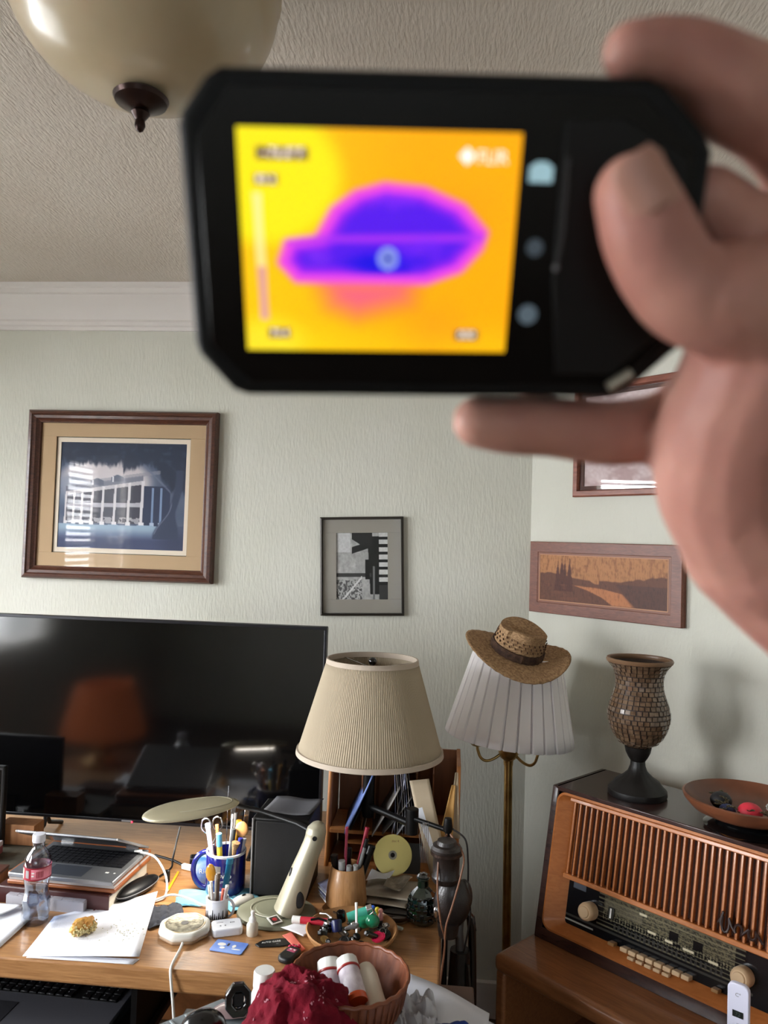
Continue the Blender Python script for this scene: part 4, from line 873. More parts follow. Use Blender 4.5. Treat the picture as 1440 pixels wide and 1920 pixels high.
# stick-like things
def stick(name, lb, cat, a, b, r, m, tip=None, tipm=None, cap=None, capm=None, group=None, n=12, flat=1):
    M_, L_ = zdir(a, b); t = thing(name, lb, cat, group=group, mtx=M_); t0 = tip or 0
    MB().tube([(0, 0, t0), (0, 0, L_-(cap or 0))], r, n=n, flat=flat).build('barrel', m, t, bevel=.0004)
    if tip: MB().lathe([(0, 0), (r*.25, .0), (r*.95, t0), (0, t0)], n).build('tip', tipm or m, t)
    if cap: MB().tube([(0, 0, L_-cap), (0, 0, L_)], r*1.15, n=n, flat=flat).build('cap', capm or m, t, bevel=.0006)
    return t
YEL = mat('yellow pencil paint', (222, 158, 34), .4)
stick('pencil', 'short yellow pencil lying behind the white cable', 'pencil', (-.652, 1.80, Z+.0036), (-.664, 1.910, Z+.0036), .0034, YEL, tip=.012, tipm=mat('pencil wood', (200, 160, 110), .6))

# --- cup warmer
cw = thing('cup_warmer', 'white eight-sided cup warmer with a scorched metal plate', 'cup warmer', (-.548, 1.632, Z), .25)
o8 = [(.056*math.cos(PI/8+k*PI/4)*(1.02), .056*math.sin(PI/8+k*PI/4)) for k in range(8)]; o8b = [(x*.95, y*.95) for x, y in o8]
MB().prism(o8, .004, .022).build('housing', mat('ivory plastic', (222, 222, 214), .35), cw, bevel=.009, seg=5); MB().prism(o8b, 0, .006).build('foot', mat('tan foot', (160, 132, 104), .6), cw, bevel=.002)
MB().lathe([(0, .0222), (.036, .0222), (.0385, .0232), (.040, .0226), (.040, .021), (0, .021)], 48).build('plate', mat('scorched plate', (156, 152, 132), .35, .4, col2=(92, 86, 70), scale=110, bump=.001), cw)
MB().lathe([(0, .0228), (.008, .0228), (.008, .0222), (0, .0222)], 24).build('plate_mark', mat('plate mark', (62, 60, 56), .4), cw); MB().lathe([(.040, .0224), (.042, .0232), (.0435, .0224), (.040, .0224)], 48, caps=False).build('stain_ring', mat('stain', (192, 160, 96), .6, col2=(226, 220, 204), scale=50), cw)
cable('white cable running from the cup warmer over the desk front', [(-.533, 1.578, .758), (-.530, 1.55, .757), (-.527, 1.50, .7545), (-.523, 1.486, .742), (-.515, 1.480, .70), (-.508, 1.478, .64), (-.50, 1.47, .56)], .0028, WHITEP)

# --- mugs with pens
def mug(name, lb, x, y, r, h_, body, rim, handle_a, hr):
    t = thing(name, lb, 'mug', (x, y, Z)); MB().lathe([(0, .0), (r*.86, 0), (r*.95, .004), (r, .012), (r, h_-.003), (r-.0015, h_-.0005), (r-.003, h_-.002), (r-.0035, .008), (0, .006)], 48, caps=False).build('body', body, t)
    MB().lathe([(r-.0035, h_-.0045), (r+.0006, h_-.0045), (r+.0006, h_), (r-.0015, h_+.0012), (r-.0035, h_), (r-.0035, h_-.0045)], 48, caps=False).build('rim', rim, t)
    c, s_ = math.cos(handle_a), math.sin(handle_a); pts = [(r-.003+hr*math.sin(PI*k/12)*1.0, h_*.5+hr*1.25*math.cos(PI*k/12)) for k in range(13)]
    MB().tube([(q*c, q*s_, z) for q, z in pts], hr*.19, n=12).build('handle', body, t); return t
NAVY = mat('navy glaze', (18, 22, 92), .12, coat=.5); WGL = mat('white glaze', (214, 216, 226), .18, coat=.4)
mg = mug('pen_mug', 'big navy blue mug full of pens and scissors', -.522, 1.838, .047, .098, NAVY, WGL, PI+.1, .034)
text('mug_lettering', 'FWD', .013, WHITEP, mg, (.012, -.0458, .052), (PI/2, 0, .26)); text('mug_lettering', 'STRONG', .007, WHITEP, mg, (.014, -.0452, .040), (PI/2, 0, .30)); 
MB().surf(lambda u, v: (.0476*math.cos(-2.0+.45*u), .0476*math.sin(-2.0+.45*u), .058+.018*v), 8, 4).build('mug_print', mat('mug print grey', (120, 116, 110), .3), mg)
pk = thing('blue_packet', 'blue and white packet standing behind the navy mug handle', 'packet', (-.585, 1.868, Z), .15)
MB().box((0, 0, .034), (.036, .016, .068)).build('packet_body', mat('packet blue', (60, 110, 196), .4, col2=(190, 205, 230), scale=22), pk, bevel=.002); text('packet_lettering', 'Rid', .016, WHITEP, pk, (0, -.0086, .032), (PI/2, 0, 0)); MB().box((0, 0, .0705), (.036, .005, .006)).build('seal', WHITEP, pk)
pens = [('pen', 'silver grey ruler-like pen leaning at the left inside the navy mug', -.026, -.014, -.048, -.004, .158, .0055, (160, 156, 186), None), ('pencil', 'orange pencil in the navy mug', -.020, .006, -.030, .014, .150, .0038, (216, 130, 80), None),
 ('marker', 'blue and yellow highlighter in the navy mug', -.006, -.024, -.014, -.020, .142, .0062, (222, 206, 60), (80, 150, 190)), ('pen', 'dark grey pen in the middle of the navy mug', .010, -.012, .018, -.006, .150, .005, (72, 76, 80), (52, 56, 60)),
 ('marker', 'amber handled brush in the navy mug', .014, .006, .026, .010, .165, .006, (196, 142, 40), None), ('pen', 'blue pen at the right of the navy mug', .030, -.010, .036, -.008, .130, .005, (30, 38, 120), (30, 38, 120)),
 ('pen', 'white pen near the right rim of the navy mug', .034, .002, .042, .004, .126, .0045, (212, 212, 220), None), ('pen', 'slim silver pen at the back of the navy mug', .0, .024, .004, .03, .172, .003, (150, 150, 154), None), ('pen', 'tall dark pen at the back of the navy mug', .010, .026, .012, .03, .175, .0042, (84, 84, 86), None)]
for nm, lb, x0, y0, x1, y1, h_, r, col, cc in pens:
    stick(nm, lb, 'pen' if nm == 'pen' else nm, (-.522+x0*.7, 1.838+y0*.7, Z+.008), (-.522+x1, 1.838+y1, Z+h_), r, mat('pen '+str(col), col, .4), cap=.03 if cc else .012, capm=mat('pen '+str(cc or col), cc or col, .4))
sc_t = thing('scissors', 'steel scissors with ring handles standing in the navy mug', 'scissors', (-.556, 1.850, Z+.085), rot=(0, -.12, .25))
for s_ in (-1, 1):
    MB().tube([(s_*.0135+.0115*math.cos(a), 0, .066+.017*math.sin(a)) for a in [2*PI*i/20 for i in range(21)]], .002, n=8).build('ring_handle', CHROME, sc_t); MB().tube([(s_*.0135, 0, .049), (s_*.004, 0, .02), (-s_*.004, 0, -.02), (-s_*.006, 0, -.074)], [.003, .003, .0025, .001], n=8).build('blade', CHROME, sc_t)
sp_t = thing('wooden_spoon', 'round-headed wooden spoon in the navy mug', 'spoon', (-.498, 1.842, Z+.012), rot=(0, .08, 0)); MB().tube([(0, 0, 0), (0, 0, .115)], .0034).build('handle', mat('light wood', (206, 152, 96), .5), sp_t); MB().ball((0, 0, .135), .019, 20, sc_=(.85, .22, 1)).build('spoon_head', mat('light wood', (206, 152, 96)), sp_t)
br = thing('brush', 'brown bristle brush beside the spoon in the navy mug', 'brush', (-.506, 1.822, Z+.02), rot=(.05, .1, 0)); MB().tube([(0, 0, 0), (0, 0, .075)], .003).build('handle', BLACKP, br); MB().tube([(0, 0, .075), (0, 0, .085), (.002, 0, .105)], [.004, .005, .010], n=14).build('bristles', mat('brown bristle', (110, 84, 54), .9, col2=(150, 120, 84), scale=300), br)
for k, (dx, h_) in enumerate(((-.006, .19), (.020, .178))):
    t = thing('table_fork' if k == 0 else 'steel_spatula', ('steel fork standing at the back of the navy mug', 'steel spatula handle at the back right of the navy mug')[k], 'cutlery', (-.516+dx, 1.862, Z+.012), rot=(-.03, .03+.05*k, 0)); MB().tube([(0, 0, 0), (0, 0, h_-.04)], .0028, n=8, flat=.5).build('shaft', CHROME, t); MB().box((0, 0, h_-.022), (.012, .002, .044)).build('steel_end', CHROME, t, bevel=.0008)
# small mug with skyline print
sm_ = mug('small_mug', 'small white mug with a black skyline print, full of pens', -.500, 1.703, .0245, .048, WGL, WGL, .15, .0155)
bld = MB(); 
for k in range(34):
    a = 2*PI*k/34; hh = random.uniform(.008, .028); R_ = .0252; w2 = .085
    bld.surf(lambda u, v, a=a, hh=hh: (R_*math.cos(a+w2*(u-.5)*2*(1-.75*v)), R_*math.sin(a+w2*(u-.5)*2*(1-.75*v)), .004+hh*v), 3, 3)
bld.surf(lambda u, v: (.02535*math.cos(2*PI*u), .02535*math.sin(2*PI*u), .0035+.007*v), 48, 1)
bld.build('skyline_print', mat('black skyline print', (30, 30, 32), .25), sm_)
for k, ch in enumerate('NEWYORK'): a = -2.15+.2*k; text('mug_lettering', ch, .006, WHITEP, sm_, (.0256*math.cos(a), .0256*math.sin(a), .0072), (PI/2, 0, a+PI/2), ext=.0001)
sp2 = [('teal blue comb handle standing in the small mug', 'comb', .010, .002, .022, .014, .128, .0075, (20, 110, 150)), ('white toothpick-thin pen in the small mug', 'pen', -.008, -.008, -.012, -.012, .086, .003, (222, 222, 216)), ('silver pen in the small mug', 'pen', -.004, .004, -.006, .004, .095, .0034, (170, 166, 160)),
 ('red lead pencil in the small mug', 'pencil', .010, -.008, .016, -.012, .072, .003, (196, 90, 70)), ('white marker stub in the small mug', 'marker', .014, .004, .022, -.002, .076, .0038, (214, 214, 216)), ('cream pen with clip at the left of the small mug', 'pen', -.014, 0, -.02, .0, .072, .0032, (208, 200, 180)), ('dark brown pen in the small mug', 'pen', .0, -.002, .002, -.004, .102, .0036, (74, 60, 48))]
for lb, nm, x0, y0, x1, y1, h_, r, col in sp2:
    stick(nm, lb, nm, (-.5+x0*.8, 1.703+y0*.8, Z+.008), (-.5+x1, 1.703+y1, Z+h_), r, mat('pen '+str(col), col, .35), cap=.012, capm=mat('pen light '+str(col), tuple(min(255, c+30) for c in col), .35), flat=.45 if nm == 'comb' else 1)
ag = thing('amber_spoon', 'amber honey-coloured spoon in the small mug', 'spoon', (-.512, 1.706, Z+.010), rot=(0, -.07, 0)); MB().tube([(0, 0, 0), (0, 0, .07)], .0028).build('handle', mat('amber resin', (206, 146, 50), .2, coat=.4), ag); MB().ball((0, 0, .088), .020, 20, sc_=(.58, .25, 1)).build('spoon_head', mat('amber resin', (206, 146, 50)), ag)
t = thing('computer_mouse', 'white and grey computer mouse behind the small mug', 'computer mouse', (-.463, 1.778, Z+.004), 1.0); MB().ball((0, 0, .004), .016, 24, sc_=(2.1, 1.15, .7)).build('shell', mat('light grey plastic', (176, 174, 170), .35), t); MB().ball((.004, 0, .0165), .004, 12, sc_=(1.6, .6, .4)).build('wheel', BLACKP, t)

# white charger box
t = thing('white_box', 'white rounded charger box right of the small mug', 'box', (-.462, 1.652, Z), .40)
MB().prism(rrect(.064, .046, .010), 0, .017).build('box_body', mat('white carton', (226, 228, 234), .4), t, bevel=.0025, seg=3); text('box_lettering', '8:05', .006, mat('print grey', (120, 124, 130), .5), t, (.012, .004, .0171)); 
for x in (-.014, -.004): MB().box((x, -.006, .0171), (.003, .004, .0004)).build('box_mark', mat('print grey', (120, 124, 130)), t)
MB().box((-.014, .008, .0171), (.014, .0015, .0003)).build('box_mark', mat('print grey', (120, 124, 130)), t)
# blue card: cartoon print is replaced with plain white shapes
t = thing('gift_card', 'blue plastic card with white shapes at the desk front', 'card', (-.438, 1.590, Z+.0006), -.12, rot=None)
MB().prism(rrect(.070, .044, .004), 0, .002).build('card_body', mat('card blue', (84, 122, 206), .3, col2=(130, 164, 228), scale=14), t, bevel=.0005)
for (x, y, a, b) in ((-.018, .004, .009, .006), (-.012, -.008, .006, .004), (.010, .002, .004, .006), (.018, -.008, .010, .002)): MB().lathe([(0, .0020), (1, .0020), (1, .0024), (0, .0024)], 16, Matrix.Translation((x, y, 0)) @ Matrix.Diagonal((a, b, 1, 1))).build('card_mark', WHITEP, t)
MB().box((-.004, .006, .0022), (.004, .010, .0004)).build('card_mark', BLACKP, t)
# dropper bottle
t = thing('dropper_bottle', 'small clear eye-drop bottle with white cap', 'bottle', (-.405, 1.648, Z))
MB().lathe([(0, 0), (.0115, 0), (.0125, .002), (.0125, .022), (.009, .027), (.006, .029), (0, .029)], 28).build('vial', mat('milky vial', (214, 206, 190), .25, alpha=.85), t); MB().lathe([(0, .028), (.0075, .028), (.0078, .034), (.006, .037), (.004, .039), (.0035, .043), (.0048, .046), (.004, .050), (0, .051)], 24).build('cap', WHITEP, t)
# black tag
t = thing('black_tag', 'black pointed plastic tag with white lettering', 'tag', (-.352, 1.618, Z+.0006), .32)
MB().prism([(-.038, 0), (-.030, -.012), (.012, -.016), (.034, -.014), (.036, .010), (.016, .016), (-.022, .013)], 0, .0025).build('tag_body', BLACKP, t, bevel=.0008); text('tag_lettering', 'AUTO CARE', .0072, WHITEP, t, (-.004, .003, .0026), (0, 0, .05)); text('tag_lettering', '24', .005, mat('print grey', (120, 124, 130)), t, (.008, -.006, .0026))
# key fob
t = thing('car_key', 'black car key fob with pink marks at the desk front', 'key', (-.306, 1.566, Z), 1.2)
MB().prism(rrect(.052, .034, .013), .001, .014).build('fob_shell', BLACKP, t, bevel=.005, seg=4); MB().box((.008, .0, .0142), (.012, .018, .0008)).build('buttons', mat('pink print', (170, 70, 100), .4), t, bevel=.0003); MB().box((.010, .004, .0147), (.003, .004, .0005)).build('button_mark', WHITEP, t); MB().box((.010, -.005, .0147), (.003, .004, .0005)).build('button_mark', WHITEP, t)
t = thing('key_ring', 'steel key ring with crimson beads above the black key fob', 'key ring', (-.302, 1.602, Z+.003)); MB().tube([(.011*math.cos(a), .011*math.sin(a), .001) for a in [2*PI*i/24 for i in range(25)]], .0012, n=6).build('ring', CHROME, t)
for k in range(4): MB().ball((-.010+.006*k, -.004+.004*(k % 2), .004), .0045, 10).build('crimson_bead', mat('crimson gloss', (190, 24, 70), .15, coat=.4), t)
# square magnet, scraps
t = thing('photo_magnet', 'small square picture magnet with white border and red figure', 'magnet', (-.365, 1.683, Z+.0165), .75, rot=(math.radians(10), 0, .75))
MB().box((0, 0, .001), (.026, .026, .002)).build('magnet_base', WHITEP, t, bevel=.0004); MB().box((0, 0, .0022), (.019, .019, .0005)).build('magnet_picture', mat('magnet dark', (60, 52, 50), .4), t); MB().ball((0, 0, .0024), .006, 10, sc_=(1, 1, .1)).build('magnet_figure', mat('magnet red', (176, 40, 50), .4), t)
t = sheet('paper_slip', 'white printed paper slip beside the lamp base', [(-.352, 1.672), (-.292, 1.640), (-.270, 1.688), (-.328, 1.724)], PAPER, z=Z+.008, bumps=.003)
text('slip_lettering', 'RECEIPT', .006, mat('print grey', (120, 124, 130)), t, (-.006, .008, .0048), (0, 0, -.35))
sheet('paper_slip', 'narrow white folded paper strip pointing at the pen holder', [(-.288, 1.692), (-.268, 1.684), (-.240, 1.722), (-.258, 1.732)], PAPER, z=Z+.014, bumps=.004)
sheet('pink_card', 'salmon pink card under the white slip', [(-.340, 1.650), (-.292, 1.590), (-.280, 1.600), (-.322, 1.664)], mat('salmon card', (226, 120, 104), .7), 'card', z=Z+.0016)
# marker pen with white cap leaning on the clutter bowl
mk_ = stick('marker_pen', 'crimson marker pen with white cap leaning on the wooden bowl of clutter', 'marker', (-.304, 1.657, Z+.034), (-.226, 1.652, Z+.036), .0075, mat('marker crimson', (186, 40, 58), .4), tip=None, cap=.018, capm=BLACKG)
MB().tube([(0, 0, -.017), (0, 0, .002)], .0078, n=16).build('white_cap', WHITEP, mk_, bevel=.001)

# clutter bowl
CBX, CBY = -.190, 1.640
cbw = thing('clutter_bowl', 'shallow light wooden bowl filled with small odds and ends on the desk', 'bowl', (CBX, CBY, Z))
MB().lathe([(0, 0), (.06, 0), (.078, .008), (.092, .024), (.097, .034), (.094, .036), (.088, .028), (.072, .012), (0, .006)], 56).build('bowl_body', mat('light turned wood', (186, 140, 92), .45, col2=(160, 114, 70), scale=20), cbw)
LG = mat('green lighter plastic', (24, 120, 84), .2, coat=.4); TEALG = mat('teal plastic', (70, 160, 140), .2, coat=.3)
def cap_thing(name, lb, cat, a, b, r, m, m2, flat=1.0, cap=.012): return stick(name, lb, cat, a, b, r, m, cap=cap, capm=m2, flat=flat)
BZ = Z+.026
cap_thing('lighter', 'teal green translucent lighter in the clutter bowl', 'lighter', (CBX-.012, CBY+.030, BZ+.012), (CBX+.040, CBY+.038, BZ+.030), .013, TEALG, CHROME, .6)
cap_thing('lighter', 'dark green lighter in the clutter bowl', 'lighter', (CBX+.008, CBY+.012, BZ+.012), (CBX+.052, CBY+.016, BZ+.022), .013, LG, LG, .8)
t = thing('round_ornament', 'green ball-shaped ornament in the clutter bowl', 'ornament', (CBX+.043, CBY+.004, BZ+.024)); MB().ball((0, 0, 0), .014, 20, sc_=(1.1, .9, 1)).build('body', LG, t); MB().tube([(-.006, 0, .012), (0, 0, .018), (.006, 0, .012)], .0012, n=6).build('loop', CHROME, t)
stick('white_stick', 'white plastic stick standing out of the clutter bowl', 'stick', (CBX+.012, CBY-.012, BZ+.005), (CBX+.008, CBY-.002, BZ+.062), .0042, WHITEP, flat=.6, cap=.008)
t = thing('toggle_clip', 'grey plastic clip at the foot of the white stick', 'clip', (CBX+.004, CBY-.026, BZ+.022), .5); MB().prism([(-.020, -.006), (.006, -.010), (.016, 0), (.006, .008)], 0, .007).build('clip_body', GREYP, t, bevel=.002); MB().ball((0, 0, .007), .004).build('stud', CHROME, t)
small = [('coin_battery', 'round steel battery in the clutter bowl', 'battery', -.035, .018, .011, .004, CHROME, 28), ('bottle_cap', 'black round cap in the clutter bowl', 'cap', -.055, -.004, .013, .010, BLACKG, 28), ('bottle_cap', 'glossy black cap at the back of the clutter bowl', 'cap', -.028, .044, .010, .020, BLACKG, 24), ('spool', 'dark navy spool beside the crimson marker', 'spool', -.030, -.006, .011, .022, mat('navy plastic', (24, 30, 70), .3), 24), ('bottle_cap', 'small white cap at the left of the clutter bowl', 'cap', -.064, .020, .007, .009, WHITEP, 20), ('coin_battery', 'small silver disc by the round green ornament', 'battery', .066, .016, .010, .003, CHROME, 24), ('poker_chip', 'crimson disc at the right of the clutter bowl', 'disc', .058, -.018, .015, .004, mat('crimson gloss', (190, 24, 70)), 28), ('poker_chip', 'black disc at the right front of the clutter bowl', 'disc', .070, -.004, .014, .005, BLACKP, 28), ('knob', 'dark knob at the front of the clutter bowl', 'knob', -.008, -.050, .012, .014, BLACKP, 24), ('coin', 'brass coin at the front left of the clutter bowl', 'coin', -.050, -.040, .011, .002, BRASS, 24)]
for nm, lb, ct, dx, dy, r, h_, m, n in small:
    t = thing(nm, lb, ct, (CBX+dx, CBY+dy, BZ+random.uniform(-.004, .002)), rot=(random.uniform(-.5, .5), random.uniform(-.5, .5), 0)); MB().lathe([(0, 0), (r*.95, 0), (r, h_*.1), (r, h_*.9), (r*.92, h_), (0, h_)], n).build('disc_body', m, t); MB().lathe([(r*.6, h_), (r*.7, h_+.0008), (r*.8, h_), (r*.6, h_)], n, caps=False).build('raised_ring', m, t)
for k in range(5):
    a = random.random()*6; o = MB().tube([(0, 0, 0), (.018, 0, .003), (.034, .004, 0)], .0024, n=8).build('screw_bit', CHROME if k % 2 else BLACKM, loc=(CBX+.045*math.cos(a)-.01, CBY+.04*math.sin(a), BZ+.004+.003*k), rot=(0, 0, a)); tag(o, 'small %s metal rod among the odds and ends of the clutter bowl' % ('steel' if k % 2 else 'black'), 'rod', 'metal rods in the clutter bowl')
for k, (dx, dy, col, lb) in enumerate(((.038, .062, (52, 96, 200), 'tiny blue figure at the back of the clutter bowl'), (.048, .056, (226, 206, 60), 'tiny yellow figure at the back of the clutter bowl'), (.056, .050, (214, 150, 150), 'tiny pink figure at the back of the clutter bowl'))):
    t = thing('toy_figure', lb, 'toy', (CBX+dx, CBY+dy, BZ+.006)); MB().lathe([(0, 0), (.0065, 0), (.005, .01), (.003, .014), (0, .014)], 14).build('figure_body', mat('toy '+str(col), col, .4), t); MB().ball((0, 0, .018), .0052).build('figure_head', mat('toy '+str(col), col), t)
t = thing('green_usb_stick', 'lime green and clear stick at the back right of the clutter bowl', 'stick', (-.112, 1.722, Z), -.5); MB().box((0, 0, .006), (.022, .010, .008)).build('stick_body', mat('lime plastic', (120, 200, 80), .3), t, bevel=.002); MB().box((.020, 0, .006), (.018, .008, .005)).build('stick_tip', mat('pale clear', (190, 200, 190), .2), t, bevel=.001)

rt = random.Random(11); BRN = mat('dull brown plastic', (70, 58, 46), .4); SMK = mat('smoky clear plastic', (90, 96, 96), .15, coat=.4)
for k in range(20):
    a = rt.uniform(0, 2*PI); q_ = .072*math.sqrt(rt.random()); mt = (BLACKP, BLACKG, CHROME, BRN, SMK, BLACKM)[k % 6]
    t = thing('trinket', 'small dark trinket among the jumble filling the wooden clutter bowl', 'trinket', (CBX+q_*math.cos(a), CBY+q_*math.sin(a), BZ+rt.uniform(-.008, .004)), rot=(rt.uniform(-.6, .6), rt.uniform(-.6, .6), rt.uniform(0, 6)), group='dark trinkets in the clutter bowl')
    if k % 3 == 0: MB().box((0, 0, .005), (rt.uniform(.014, .026), rt.uniform(.008, .014), .009)).build('block', mt, t, bevel=.002); MB().box((0, 0, .0105), (.006, .004, .002)).build('tab', CHROME, t, bevel=.0005)
    elif k % 3 == 1: MB().tube([(-.014, 0, .006), (.014, 0, .006)], rt.uniform(.004, .0065), n=14).build('tube', mt, t, bevel=.001); MB().tube([(.014, 0, .006), (.018, 0, .006)], .0034, n=10).build('nozzle', GREYP, t)
    else: MB().ball((0, 0, .007), rt.uniform(.006, .010), 16, sc_=(1.3, .9, .8)).build('pebble', mt, t); MB().tube([(.009*math.cos(i*PI/8), .007*math.sin(i*PI/8), .007) for i in range(17)], .0010, n=6).build('band', CHROME, t)

# pen holder on saucer
sau = thing('wooden_saucer', 'light wooden saucer under the tapered pen holder', 'saucer', (-.222, 1.765, Z)); MB().lathe([(0, 0), (.030, 0), (.044, .006), (.052, .014), (.050, .015), (.040, .009), (0, .007)], 48).build('saucer_body', mat('light turned wood', (186, 140, 92)), sau)
ph = thing('pen_holder', 'tapered turned wooden pen holder full of dark pens', 'pen holder', (-.222, 1.785, Z+.0151))
MB().lathe([(0, 0), (.036, 0), (.046, .004), (.0475, .012), (.044, .045), (.038, .085), (.0355, .088), (.033, .086), (.040, .01), (0, .008)], 56, caps=False).build('cup', mat('ash wood', (172, 124, 78), .4, col2=(190, 142, 94), scale=22, stretch=(6, 6, .6), wave=True, coat=.15), ph)
pp = [('pink plastic letter opener standing in the wooden pen holder', 'letter_opener', -.006, .0, -.004, .004, .172, .0055, (196, 80, 110), None, .5), ('crimson pen leaning right in the wooden pen holder', 'pen', .010, .006, .042, .022, .168, .0045, (150, 34, 54), (150, 34, 54), 1), ('silver black pen leaning right beside the crimson pen', 'pen', .012, -.004, .044, .0, .150, .0042, (120, 122, 122), (20, 20, 22), 1),
 ('black marker at the left of the wooden pen holder', 'marker', -.022, -.006, -.030, -.008, .112, .0075, (14, 14, 16), None, 1), ('black marker with silver tip in the wooden pen holder', 'marker', -.010, -.018, -.010, -.022, .106, .007, (18, 18, 20), (150, 150, 150), 1), ('fat black marker at the back of the wooden pen holder', 'marker', .0, .018, -.002, .022, .118, .008, (12, 12, 14), None, 1), ('grey clipped pen at the front of the wooden pen holder', 'pen', .006, -.020, .008, -.027, .098, .0055, (110, 112, 112), (150, 152, 152), 1), ('light grey clipped pen at the front right of the wooden pen holder', 'pen', .018, -.016, .022, -.022, .098, .0055, (150, 152, 150), (172, 174, 172), 1), ('black pen at the right of the wooden pen holder', 'pen', .022, .004, .034, .006, .112, .005, (16, 16, 18), None, 1), ('black brush pen bending right over the wooden pen holder', 'brush', .020, .012, .052, .026, .125, .009, (14, 14, 14), None, 1)]
for lb, nm, x0, y0, x1, y1, h_, r, col, cc, fl_ in pp:
    stick(nm, lb, nm.replace('_', ' '), (-.222+x0*.8, 1.785+y0*.8, Z+.026), (-.222+x1, 1.785+y1, Z+.0151+h_), r, mat('pen '+str(col), col, .3), cap=.02, capm=mat('pen '+str(cc or col), cc or col, .3), flat=fl_)

# CD, papers, glass plate, shelf organiser
cdt = thing('compact_disc', 'gold compact disc leaning in front of the letter organizer', 'disc', (-.128, 1.935, Z+.072), rot=(math.radians(68), 0, .1))
CDM = mat('gold disc', (196, 182, 112), .25, .35); MB().lathe([(.0085, 0), (.0475, 0), (.0475, .0012), (.0085, .0012), (.0085, 0)], 64, caps=False).build('disc_body', CDM, cdt); MB().lathe([(.0055, .0002), (.0105, .0002), (.0105, .0016), (.0055, .0016), (.0055, .0002)], 40, caps=False).build('hub', mat('disc hub', (120, 116, 100), .3, .4), cdt)
text('disc_lettering', 'disc 4', .008, mat('ink brown', (120, 90, 60), .6), cdt, (.006, .032, .0014))
KR = mat('kraft grey paper', (176, 166, 150), .8, col2=(160, 150, 134), scale=12); NW = mat('newsprint', (150, 140, 124), .8, col2=(120, 110, 96), scale=90)
shl = [('grey envelope fanned out right of the pen holder', [(-.180, 1.80), (-.085, 1.79), (-.070, 1.86), (-.175, 1.88)], KR, .012, .005), ('kraft envelope in the paper pile behind the green decanter', [(-.19, 1.82), (-.05, 1.80), (-.045, 1.90), (-.18, 1.92)], KR, .022, .004), ('newspaper cutting on the paper pile in front of the disc', [(-.142, 1.835), (-.10, 1.825), (-.075, 1.885), (-.13, 1.90)], NW, .034, .012), ('white letter sticking out left of the paper pile', [(-.185, 1.855), (-.135, 1.87), (-.12, 1.90), (-.175, 1.90)], PAPER, .040, .010), ('dark folded leaflet at the bottom of the paper pile', [(-.185, 1.785), (-.06, 1.775), (-.055, 1.88), (-.19, 1.90)], mat('dark leaflet', (66, 60, 54), .7), .003, .002)]
for lb, cs, m, dz, bp in shl: sheet('paper', lb, cs, m, z=Z+dz, bumps=bp, thick=.0012)
o = thing('paper_stack', None, None, (-.12, 1.845, Z)); tag(o, 'dark stack of magazines under the paper pile right of the pen holder', 'magazines')
for k in range(0, 0): pass
for k in range(4): MB().box((.002*k, .003*(k % 2), .0011+.0005), (.12, .09, .001)).build('leaf', mat('dark leaflet', (66, 60, 54)), o, loc=(0, 0, .0004+k*.0006))
for k in range(4):
    o = MB().box((0, 0, 0), (.045, .06, .0022)).build('envelope', (PAPER, mat('blue grey envelope', (150, 156, 190), .8))[k % 2], loc=(-.262, 1.832, Z+.008+.0085*k), rot=(.02*k, -.10-.03*k, .5+.05*k)); tag(o, ('lowest white envelope', 'second blue grey envelope', 'third white envelope', 'topmost blue grey envelope')[k]+' between lamp stem and pen holder', 'envelope')
o = thing('glass_plate', 'small clear round glass dish on the desk behind the clutter bowl', 'dish', (-.108, 1.768, Z)); MB().lathe([(0, 0), (.03, 0), (.042, .004), (.045, .008), (.043, .0085), (.03, .003), (0, .0025)], 48).build('dish_body', clear_glass('smoky glass', (214, 200, 186), gloss=1), o)

og = thing('letter_organizer', 'wooden desktop letter organizer with tilted papers and envelopes', 'letter rack', (-.135, 2.10, Z))
ORW = mat('honey pine', (164, 104, 54), .42, col2=(178, 118, 66), scale=9, stretch=(8, 8, 1.2), wave=True); ORD = mat('honey pine inside', (120, 74, 42), .5, col2=(134, 84, 50), scale=9, stretch=(8, 8, 1.2))
MB().box((.166, 0, .138), (.010, .17, .276)).build('side_panel', ORW, og, bevel=.001); 
MB().surf(lambda u, v: (-.172+.0*v, -.085+.17*u*(1-.25*v)+.04*v, .276*v), 6, 10).build('side_panel', ORW, og, solid=.010)
MB().box((0, .083, .138), (.33, .006, .27)).build('back_panel', ORD, og); MB().box((0, -.01, .092), (.33, .15, .010)).build('shelf', ORW, og, bevel=.001); MB().box((0, -.01, .005), (.33, .15, .010)).build('base_board', ORW, og); MB().box((-.07, 0, .048), (.008, .13, .078)).build('divider', ORW, og)
for x in (-.09, -.055, .055, .1): MB().box((x, .03, .165), (.004, .10, .135)).build('slot_divider', ORD, og, bevel=.0006)
MB().box((-.075, -.04, .058), (.09, .06, .004)).build('inner_shelf', ORW, og); MB().box((-.075, -.0, .03), (.09, .04, .028)).build('small_drawer', OAKD, og)
o = MB().box((0, 0, 0), (.11, .006, .072)).build('disc_wallet', mat('dark wallet', (46, 42, 38), .5), loc=(-.115, 1.972, Z+.052), rot=(-.2, 0, 0)); tag(o, 'dark sleeve standing behind the gold disc', 'sleeve')
